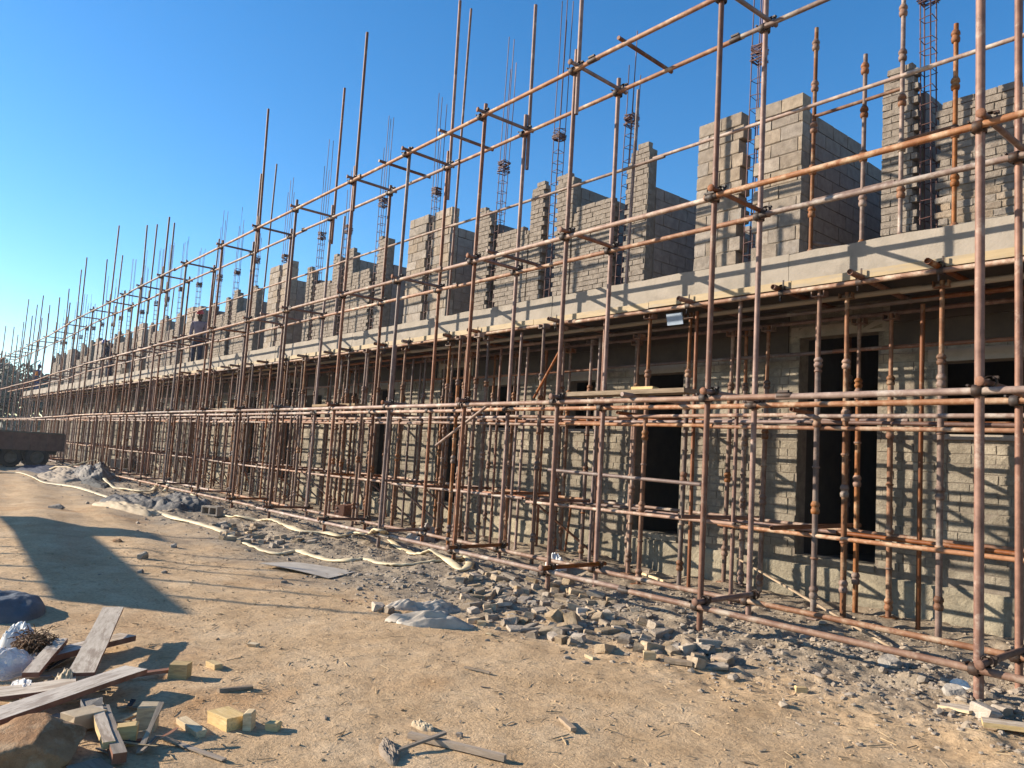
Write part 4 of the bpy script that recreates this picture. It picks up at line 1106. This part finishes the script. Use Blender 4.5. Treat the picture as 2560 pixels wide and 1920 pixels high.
# rocks
def rock(c, r, sx, sy, sz, m, label, seed, lift=0.0, rz=0.0):
    import bmesh
    bm = bmesh.new(); bmesh.ops.create_icosphere(bm, subdivisions=5, radius=1)
    rg = random.Random(seed); planes = [(Vector((rg.uniform(-1, 1), rg.uniform(-1, 1), rg.uniform(-.5, 1))).normalized(), rg.uniform(.6, .82)) for _ in range(9)]+[(Vector((.1, -.45, .88)).normalized(), .55), (Vector((.75, -.6, .2)).normalized(), .6)]
    for v in bm.verts:
        for pn, dd in planes:
            q = v.co.dot(pn)-dd
            if q > 0: v.co -= pn*q
        c0 = v.co.copy(); v.co *= 1+.05*float(vnoise(np.array(c0.x*3+seed), np.array(c0.y*3+c0.z*2), seed))+.06*float(vnoise(np.array(c0.x*8+c0.z*5), np.array(c0.y*8-c0.z*3), seed+1))+.03*float(vnoise(np.array(c0.x*19+c0.z*11), np.array(c0.y*19-c0.z*7), seed+2))
        v.co = Vector((v.co.x*sx*r, v.co.y*sy*r, v.co.z*sz*r))
    me = bpy.data.meshes.new('rock'); bm.to_mesh(me); bm.free(); me.materials.append(MT[m])
    me.polygons.foreach_set('use_smooth', [True]*len(me.polygons))
    o = link('rock', me, None, (c[0], c[1], gz(*c)+r*sz*.45+lift), (0, 0, rz))
    return tag(o, label, 'rock')
rock((-4.363, -5.548), .24, 1.0, 1.2, .60, 'rock', 'large orange brown boulder at the bottom left corner', 5, .0, .4)
rock((-10.829, -3.407), .075, 1, 1, 1, 'stone', 'largest grey stone standing alone on the shadowed track', 8)
rock((-12.032, -2.670), .06, 1.2, 1, .8, 'stone', 'flat dark stone on the track nearest the hose', 9)
rock((-9.770, -3.690), .045, 1, 1, .8, 'stone', 'small dark stone at the edge of the big shadow', 10)
rock((-9.639, -3.459), .035, 1, 1, .8, 'stone', 'smallest dark stone, right of the big shadow', 12)
rock((-12.620, -3.303), .07, 1.3, 1, .6, 'rock', 'small reddish stone in the wheel rut', 13)
rock((-17.560, -3.296), .16, 1.3, 1, .5, 'stone', 'dark stone on the far bend of the track', 14)
rock((-2.982, 0.431), .10, 1.1, 1, .8, 'stone', 'pale concrete lump under the bottom tube at right', 15)
rock((-2.348, -0.024), .075, 1.3, .8, .8, 'stone', 'pointed grey stone on the base board of the nearest standard', 16)
# concrete hollow blocks near the far scaffold feet
def hollow(c, lx, lbl, rz):
    mb = MB(); w2, h, t2 = .19, .19, .03
    mb.bx(-lx/2, lx/2, -w2/2, -w2/2+t2, 0, h); mb.bx(-lx/2, lx/2, w2/2-t2, w2/2, 0, h)
    for x in (-lx/2, -t2/2, lx/2-t2): mb.bx(x, x+t2, -w2/2+t2+.001, w2/2-t2-.001, .001, h-.001)
    q = [(p[0], p[1], p[2]) for p in mb.v]
    mb.v = [(x, z-h/2, y+w2/2) for x, y, z in q]    # laid on its side, cells facing the track
    o = mesh_thing('hollow_block', mb, 'block', lbl, 'block', None, (c[0], c[1], gz(*c)), (0, 0, rz))
    return o
hollow((-32.004, 1.039), .72, 'grey hollow block with two dark cells by the far scaffold', .9)
hollow((-16.355, -0.675), .42, 'grey hollow block under the bottom tube beside the hoses', .5)
block('clay_block', (-14.697, 1.470), (-15.021, 1.991), .22, .22, 'board_edge', 'red brown box standing behind the bottom tube', 'box', lift=.0)
block('concrete_block', (-33.678, 1.514), (-36.498, 2.700), .4, .42, 'block', 'square grey block standing behind the hollow block', 'block')
# branch
mb = MB()
bx0, by0 = (-32.804, -1.080)
mb.path([(0, 0, .1), (.5, .1, .22), (1.0, .35, .25), (1.5, .45, .22), (2.2, .4, .05)], [.045, .045, .04, .03, .02], 6)
mb.path([(1.0, .35, .25), (1.4, .8, .45), (1.7, 1.2, .6)], [.035, .025, .015], 6)
mesh_thing('branch', mb, 'pine', 'bare forked branch lying beyond the rubble mound', 'branch', None, (bx0, by0, gz(bx0, by0)))
# wire loop
mb = MB(); pts = [(.06*math.cos(a)*1.3, .05*math.sin(a), .012+.01*math.sin(a*2)) for a in np.linspace(0, 5.6, 16)]; mb.path(pts, .004, 5)
c = (-7.307, -2.303); mesh_thing('wire_loop', mb, 'rebar', 'small dark wire loop on the soil left of the grey sacks', 'wire', None, (c[0], c[1], gz(*c)))

# ------------------------------------------------------------------ people on the gallery
def skin_mesh(name, joints, edges, m, sub=2):
    me = bpy.data.meshes.new(name); me.from_pydata([j[0] for j in joints], edges, [])
    o = bpy.data.objects.new('tmp', me); C.objects.link(o)
    md = o.modifiers.new('s', 'SKIN'); md.use_smooth_shade = True
    for v, j in zip(me.skin_vertices[0].data, joints):
        r = j[1]; v.radius = r if isinstance(r, tuple) else (r, r)
    me.skin_vertices[0].data[0].use_root = True
    o.modifiers.new('d', 'SUBSURF').levels = sub
    dg = bpy.context.evaluated_depsgraph_get()
    out = bpy.data.meshes.new_from_object(o.evaluated_get(dg)); out.name = name
    bpy.data.objects.remove(o); out.materials.clear(); out.materials.append(MT[m])
    out.polygons.foreach_set('use_smooth', [True]*len(out.polygons))
    return out
def person(x, y, z, rz, label, shirt, trousers, hat, bend=0.0, armL=0.0, armR=0.0, vest=False, k=1.0):
    t = thing('person', label, 'person', (x, y, z), 'workers on the gallery', rz)
    t.scale = (k, k, k)
    def up2(px, pz):   # bend the upper body forward about the hip (+x is the front)
        hz = .95; dz = pz-hz; return (px*math.cos(bend)+dz*math.sin(bend), hz+dz*math.cos(bend)-px*math.sin(bend))
    def P(px, py, pz):
        a, b2 = up2(px, pz); return (a, py, b2)
    J = [((0, 0, .95), (.11, .15)), (P(0, 0, 1.12), (.105, .14)), (P(0, 0, 1.33), (.115, .17)), (P(-.01, 0, 1.46), (.075, .10)), (P(.0, 0, 1.53), .052), (P(.015, 0, 1.60), (.085, .072)), (P(.03, 0, 1.70), (.098, .078)), (P(.015, 0, 1.79), (.07, .06))]
    E = [(0, 1), (1, 2), (2, 3), (3, 4), (4, 5), (5, 6), (6, 7)]
    arm = {}
    for s, sw in ((-1, armR), (1, armL)):
        b0 = len(J); sh = P(-.01, s*.19, 1.42)
        el = P(-.02+.30*math.sin(sw), s*.235, 1.42-.30*math.cos(sw)); wr = P(.04+.30*math.sin(sw)+.26*math.sin(sw+.35), s*.225, 1.42-.30*math.cos(sw)-.26*math.cos(sw+.35))
        hd2 = (wr[0]+.03, wr[1]-.01*s, wr[2]-.08)
        J += [(sh, .062), (el, .046), (wr, .034), (hd2, (.024, .042)), ((hd2[0]+.02, hd2[1]-.012*s, hd2[2]-.07), (.016, .034)), ((hd2[0]+.035, hd2[1]+.0, hd2[2]-.01), .014)]
        E += [(2, b0), (b0, b0+1), (b0+1, b0+2), (b0+2, b0+3), (b0+3, b0+4), (b0+3, b0+5)]
        arm[s] = (sh, el, wr)
    leg = {}
    for s in (-1, 1):
        b0 = len(J); hp2 = (0, s*.095, .90); kn = (.03*s+.02, s*.11, .50); an = (-.02+.04*s, s*.12, .09); toe = (.14+.04*s, s*.135, .035)
        J += [(hp2, .09), (kn, .06), (an, .042), (toe, (.032, .042))]; E += [(0, b0), (b0, b0+1), (b0+1, b0+2), (b0+2, b0+3)]; leg[s] = (hp2, kn, an, toe)
    link('body', skin_mesh('body', J, E, 'skin'), t)
    # clothes follow the body, a little larger
    JS = [((0, 0, .93), (.128, .168)), (P(0, 0, 1.12), (.122, .158)), (P(0, 0, 1.33), (.132, .187)), (P(-.01, 0, 1.45), (.088, .125))]; ES = [(0, 1), (1, 2), (2, 3)]
    for s in (-1, 1):
        sh, el, wr = arm[s]; b0 = len(JS); m2 = tuple(el[q]*.45+wr[q]*.55 for q in range(3)); JS += [(sh, .08), (el, .062), (m2, .055)]; ES += [(2, b0), (b0, b0+1), (b0+1, b0+2)]
    link('shirt', skin_mesh('shirt', JS, ES, shirt), t)
    if vest:
        JV = [((0, 0, 1.0), (.14, .18)), (P(0, 0, 1.15), (.136, .172)), (P(0, 0, 1.33), (.146, .2)), (P(-.01, 0, 1.42), (.10, .15))]
        link('vest', skin_mesh('vest', JV, [(0, 1), (1, 2), (2, 3)], 'orange'), t)
    JT = [((0, 0, .98), (.125, .165)), ((0, 0, .90), (.13, .168))]; ET = [(0, 1)]
    for s in (-1, 1):
        hp2, kn, an, toe = leg[s]; b0 = len(JT); JT += [((hp2[0], hp2[1], .84), .105), (kn, .08), ((an[0], an[1], .12), .068)]; ET += [(1, b0), (b0, b0+1), (b0+1, b0+2)]
        mb = MB(); a2 = math.atan2(toe[1]-an[1], toe[0]-an[0])
        link('boot', skin_mesh('boot', [((an[0]-.05, an[1], .05), .045), ((an[0]+.02, an[1], .055), .05), ((toe[0], toe[1], .04), .04), ((an[0]-.01, an[1], .15), .05)], [(0, 1), (1, 2), (1, 3)], 'black'), t)
    link('trousers', skin_mesh('trousers', JT, ET, trousers), t)
    hx, hz = up2(.025, 1.755)
    mb = MB(); mb.lathe([(.135, -.012), (.14, 0), (.118, .012), (.112, .05), (.092, .095), (.05, .122), (0, .128)], 18); mb.box((.125, 0, -.004), (.09, .16, .012)); mb.box((0, 0, .122), (.17, .03, .016))
    link('hard_hat', mb.mesh('hard_hat', hat), t, (hx, 0, hz), (0, bend+.25, 0), (1.08, .92, 1))
    fx, fz = up2(.115, 1.665)
    mb = MB(); mb.box((0, 0, 0), (.03, .026, .045), None, .004); link('nose', mb.mesh('nose', 'skin'), t, (fx, 0, fz))
    for s in (-1, 1):
        ex, ez = up2(.03, 1.67); mb = MB(); mb.lathe([(0, -.01), (.03, -.006), (.03, .006), (0, .01)], 10, axis='Y'); link('ear', mb.mesh('ear', 'skin'), t, (ex, s*.082, ez))
        ex, ez = up2(.108, 1.69); mb = MB(); mb.lathe([(0, .012), (.012, .004), (.012, -.004), (0, -.012)], 8, axis='X'); link('eye', mb.mesh('eye', 'white_paper'), t, (ex, s*.034, ez))
    mx, mz = up2(.112, 1.615); mb = MB(); mb.box((0, 0, 0), (.014, .05, .012), None, .003); link('mouth', mb.mesh('mouth', 'board_edge'), t, (mx, 0, mz))
person(-27.232, 2.0, ZT, -.5, 'worker in red hard hat and faded lilac shirt standing on the gallery', 'shirt', 'navy', 'helmet_red', .06, .1, .05, k=1.05)
person(-40.008, 2.0, ZT, -2.0, 'worker in blue hard hat and navy overalls on the far gallery', 'navy', 'navy', 'helmet_blue', .35, .6, .5, k=1.05)
person(-61.339, 2.0, ZT, 2.6, 'worker in blue with orange vest at the far end of the gallery', 'bluecloth', 'bluecloth', 'helmet_blue', .2, .4, .3, vest=True, k=1.05)
# bucket on the gallery
mb = MB(); mb.lathe([(.0, .0), (.12, .0), (.165, .34), (.175, .345), (.16, .34), (.115, .02), (0, .02)])
mesh_thing('bucket', mb, 'sack', 'pale bucket standing on the far gallery', 'bucket', None, (-36.094, 1.8, ZT))

# ------------------------------------------------------------------ tractor and trailer at the far left
def wheel(parent, y, z, x, r, wd, name='wheel'):
    e = link(name, None, parent, (x, y, z)); e.empty_display_size = .1
    mb = MB(); mb.lathe([(r*.56, -wd/2), (r*.9, -wd/2), (r, -wd*.32), (r, wd*.32), (r*.9, wd/2), (r*.56, wd/2)], 24, axis='X')
    for k in range(18):
        a = 2*math.pi*k/18; mb.box((0, r*1.005*math.cos(a), r*1.005*math.sin(a)), (wd*.9, .05, .03), Euler((a+math.pi/2, 0, 0)).to_matrix())
    link('tyre', mb.mesh('tyre', 'black'), e)
    mb = MB(); mb.lathe([(0, wd*.1), (r*.2, wd*.12), (r*.3, 0), (r*.5, .02), (r*.57, wd*.42), (r*.57, -wd*.42), (0, -wd*.3)], 20, axis='X'); link('rim', mb.mesh('rim', 'wheelrim'), e)
TX, TY = -37.0, .02
tz = gz(TX, -2)
tl = thing('dump_trailer', 'rust brown farm trailer with ribbed sides and big wheel by the far scaffold', 'trailer', (TX, TY, tz))
L2 = 2.5
mb = MB(); mb.bx(-1.6, 0, -L2, 0, .72, .78); link('bed', mb.mesh('bed', 'trailer'), tl)
def sidep(x0, x1, y0, y1): 
    mb = MB(); mb.bx(x0, x1, y0, y1, .781, 1.42); return mb
link('side_panel', sidep(-.04, 0, -L2, 0).mesh('side_panel', 'trailer'), tl); link('side_panel', sidep(-1.6, -1.56, -L2, 0).mesh('side_panel', 'trailer'), tl)
link('tailboard', sidep(-1.558, -.042, -.04, 0).mesh('tailboard', 'trailer'), tl); link('headboard', sidep(-1.558, -.042, -L2, -L2+.04).mesh('headboard', 'trailer'), tl)
for k in range(5):
    mb = MB(); y = -L2+.04+k*(L2-.08)/4; mb.bx(.001, .06, y-.04, y+.04, .74, 1.44); link('rib', mb.mesh('rib', 'trailer'), tl)
mb = MB(); mb.bx(.001, .07, -L2, 0, 1.42, 1.48); link('top_rail', mb.mesh('top_rail', 'wheelrim'), tl)
mb = MB(); mb.bx(-1.2, -.4, -L2-.1, -.2, .56, .718); mb.tube((-.8, -L2, .6), (-.8, -L2-.35, .5), .06); link('chassis', mb.mesh('chassis', 'black'), tl)
wheel(tl, -.95, .44, -.15, .44, .26); wheel(tl, -.95, .44, -1.45, .44, .26); wheel(tl, -1.85, .40, -.35, .40, .22); wheel(tl, -1.85, .40, -1.3, .40, .22)
tt = thing('tractor', 'red tractor with roll frame, mostly outside the left edge', 'tractor', (TX-.8, TY-L2-.62, tz))
mb = MB(); mb.bx(-.35, .35, -2.9, -1.5, .75, 1.35); mb.bx(-.28, .28, -3.0, -2.9, .8, 1.25); link('bonnet', mb.mesh('bonnet', 'red'), tt)
mb = MB(); mb.bx(-.22, .22, -2.8, .2, .5, .748); link('chassis', mb.mesh('chassis', 'black'), tt)
for s in (-1, 1):
    mb = MB(); mb.bx(s*.75-.24, s*.75+.24, -.75, .7, 1.34, 1.40); mb.bx(s*.75-.24, s*.75+.24, .64, .70, .95, 1.338); link('mudguard', mb.mesh('mudguard', 'red'), tt)
    wheel(tt, 0, .64, s*.78, .64, .38, 'rear_wheel'); wheel(tt, -2.4, .36, s*.62, .36, .2, 'front_wheel')
mb = MB(); mb.path([(-.55, .45, .9), (-.55, .5, 2.0), (-.5, .5, 2.08), (.5, .5, 2.08), (.55, .5, 2.0), (.55, .45, .9)], .04, 6); link('roll_frame', mb.mesh('roll_frame', 'red'), tt)
mb = MB(); mb.bx(-.24, .24, -.2, .25, .95, 1.05); mb.bx(-.24, .24, .25, .33, 1.0, 1.45); link('seat', mb.mesh('seat', 'navy'), tt)
mb = MB(); mb.tube((0, -1.45, 1.1), (0, -.75, 1.45), .02); mb.lathe([(.18, -.015), (.2, 0), (.18, .015)], 14, (0, -.74, 1.46), 'Y'); link('steering_wheel', mb.mesh('steering_wheel', 'black'), tt)

# ------------------------------------------------------------------ trees beyond the end of the building
def crown_mesh(seed, m, n=5200):
    rs = np.random.RandomState(seed)
    cl2 = [(rs.uniform(-1, 1)*.75, rs.uniform(-1, 1)*.75, rs.uniform(.15, 1.0), rs.uniform(.28, .5)) for _ in range(13)]
    V, F = [], []
    P = []
    for i in range(n):
        c = cl2[rs.randint(13)]; d = rs.normal(size=3); d /= np.linalg.norm(d); r = c[3]*(.55+.5*rs.random_sample()**.5)
        P.append((c[0]+d[0]*r, c[1]+d[1]*r, c[2]+d[2]*r*.7))
    P = np.array(P); s = rs.uniform(.018, .045, n)
    a = rs.normal(size=(n, 3)); a /= np.linalg.norm(a, axis=1)[:, None]; b2 = np.cross(a, rs.normal(size=(n, 3))); b2 /= np.linalg.norm(b2, axis=1)[:, None]
    V = np.stack([P-a*s[:, None]*1.5, P+b2*s[:, None]*.7, P+a*s[:, None]*1.5, P-b2*s[:, None]*.7], 1).reshape(-1, 3)
    F = np.arange(4*n).reshape(n, 4)
    return raw_mesh('crown', V, F, m)
crowns = [crown_mesh(3, 'leaf'), crown_mesh(5, 'leaf2'), crown_mesh(9, 'leaf')]
def trunk_mesh(seed):
    rg = random.Random(seed); mb = MB()
    mb.path([(0, 0, -.1), (.02, .01, .15), (.0, .03, .35), (.04, .0, .6)], [.035, .028, .022, .012], 7)
    for k in range(6):
        a = rg.uniform(0, 6.28); z = rg.uniform(.22, .5); mb.path([(0, 0, z), (.2*math.cos(a), .2*math.sin(a), z+.15), (.45*math.cos(a), .45*math.sin(a), z+.36)], [.014, .01, .004], 5)
    return mb.mesh('trunk', 'bark')
trunks = [trunk_mesh(1), trunk_mesh(2)]
TREES = [(-78, -5.5, 8.5, 'wide hazy green tree at the left edge beyond the trailer'), (-84, -1.0, 9.5, 'tall dark tree behind the far end of the scaffold'), (-80, 4.0, 9.5, 'olive tree just past the end wall of the building'), (-92, -9, 9, 'olive tree farther back at the left edge'), (-95, 2.0, 11, 'tallest tree rising behind the end of the building'), (-70, 9.5, 8, 'tree behind the building end, mostly hidden by the walls'), (-100, -14, 10, 'dark tree outside the left edge of the yard')]
for i, (x, y, h, lb) in enumerate(TREES):
    t = thing('tree', lb, 'tree', (x, y, gz(x, y)), 'trees beyond the building')
    link('trunk', trunks[i % 2], t, (0, 0, 0), (0, 0, i), (h, h, h))
    link('crown', crowns[i % 3], t, (0, 0, h*.12), (0, 0, i*1.7), (h*.42, h*.42, h*.55))
# scrub on the far ground
n = 9000
sx = npr.uniform(-125, -66, n); sy = npr.uniform(-26, 14, n); sh = npr.uniform(.15, 2.6, n)
a = npr.normal(size=(n, 3)); P = np.stack([sx, sy, sh*npr.uniform(.2, 1, n)], 1)
a /= np.linalg.norm(a, axis=1)[:, None]; b2 = np.cross(a, npr.normal(size=(n, 3))); b2 /= np.linalg.norm(b2, axis=1)[:, None]
V = np.stack([P-a*.35, P+b2*.2, P+a*.35, P-b2*.2], 1).reshape(-1, 3)
link('scrub', raw_mesh('scrub', V, np.arange(4*n).reshape(n, 4), 'leaf2'), kind='stuff')

# ------------------------------------------------------------------ unseen plank panel on poles, design guessed, shaped to shade the track
ht = thing('shadow_caster', 'long raised plank panel on poles, unseen shadow caster left of the track', 'shadow_caster', (-16.8, -8.65, 0))
HO = Vector((-16.8, -8.65, 0))
p0, p1 = Vector((-20.6, -8.42, 0)), Vector((-13.25, -8.87, 0)); dv = (p1-p0); hl = dv.length; ha = math.atan2(dv.y, dv.x)
for k in range(3):
    mb = MB(); mb.box((0, 0, 0), (hl, .04, .172), None, .003)
    c = (p0+p1)/2; link('plank', mb.mesh('plank', 'timber'), ht, (c.x-HO.x, c.y-HO.y, 2.39+k*.176), (0, 0, ha))
mb = MB(); mb.box((0, 0, 0), (1.2, .04, .5), None, .003); link('plank', mb.mesh('plank', 'timber'), ht, (p0.x+.6-HO.x, p0.y-.04-HO.y, 3.08), (0, 0, ha))
for q, top in ((.02, 3.9), (.33, 3.75), (.47, 3.9), (.57, 3.75), (.72, 3.65), (.86, 3.7), (.97, 2.8)):
    p = p0+dv*q; tube_obj('pole', (p.x+.03, p.y-.07, gz(p.x, p.y)-.05), (p.x+.05, p.y-.07, top), .03, 'timber', ht, HO)

# loose stones on the heaps and along the wall foot
n = 900
ci = npr.randint(0, 4, n); cen = [(-18.120, -0.882), (-18.930, -1.595), (-28.352, -0.585), (-29.674, -1.091)]
hs2 = [.3, .2, .35, .25]
xs = np.array([cen[i][0] for i in ci])+npr.normal(0, .6, n); ys = np.array([cen[i][1] for i in ci])+npr.normal(0, .35, n)
scatter_stones('heap_stones', xs, ys, .02+.05*npr.uniform(0, 1, n)**2, 'rubble_brick')

# ------------------------------------------------------------------ dusty air
hz = MB(); hz.bx(-130, 6, -40, 60, -1.2, 13.5)
hm = bpy.data.materials.new('dusty_air'); hm.use_nodes = True
ht2 = hm.node_tree
ht2.nodes.remove(ht2.nodes['Principled BSDF'])
pv2 = ht2.nodes.new('ShaderNodeVolumePrincipled')
pv2.inputs['Color'].default_value = (.86, .92, 1.0, 1); pv2.inputs['Density'].default_value = .0005; pv2.inputs['Anisotropy'].default_value = .3
ht2.links.new(pv2.outputs[0], ht2.nodes['Material Output'].inputs['Volume'])
link('haze', hz.mesh('haze', hm), kind='stuff')
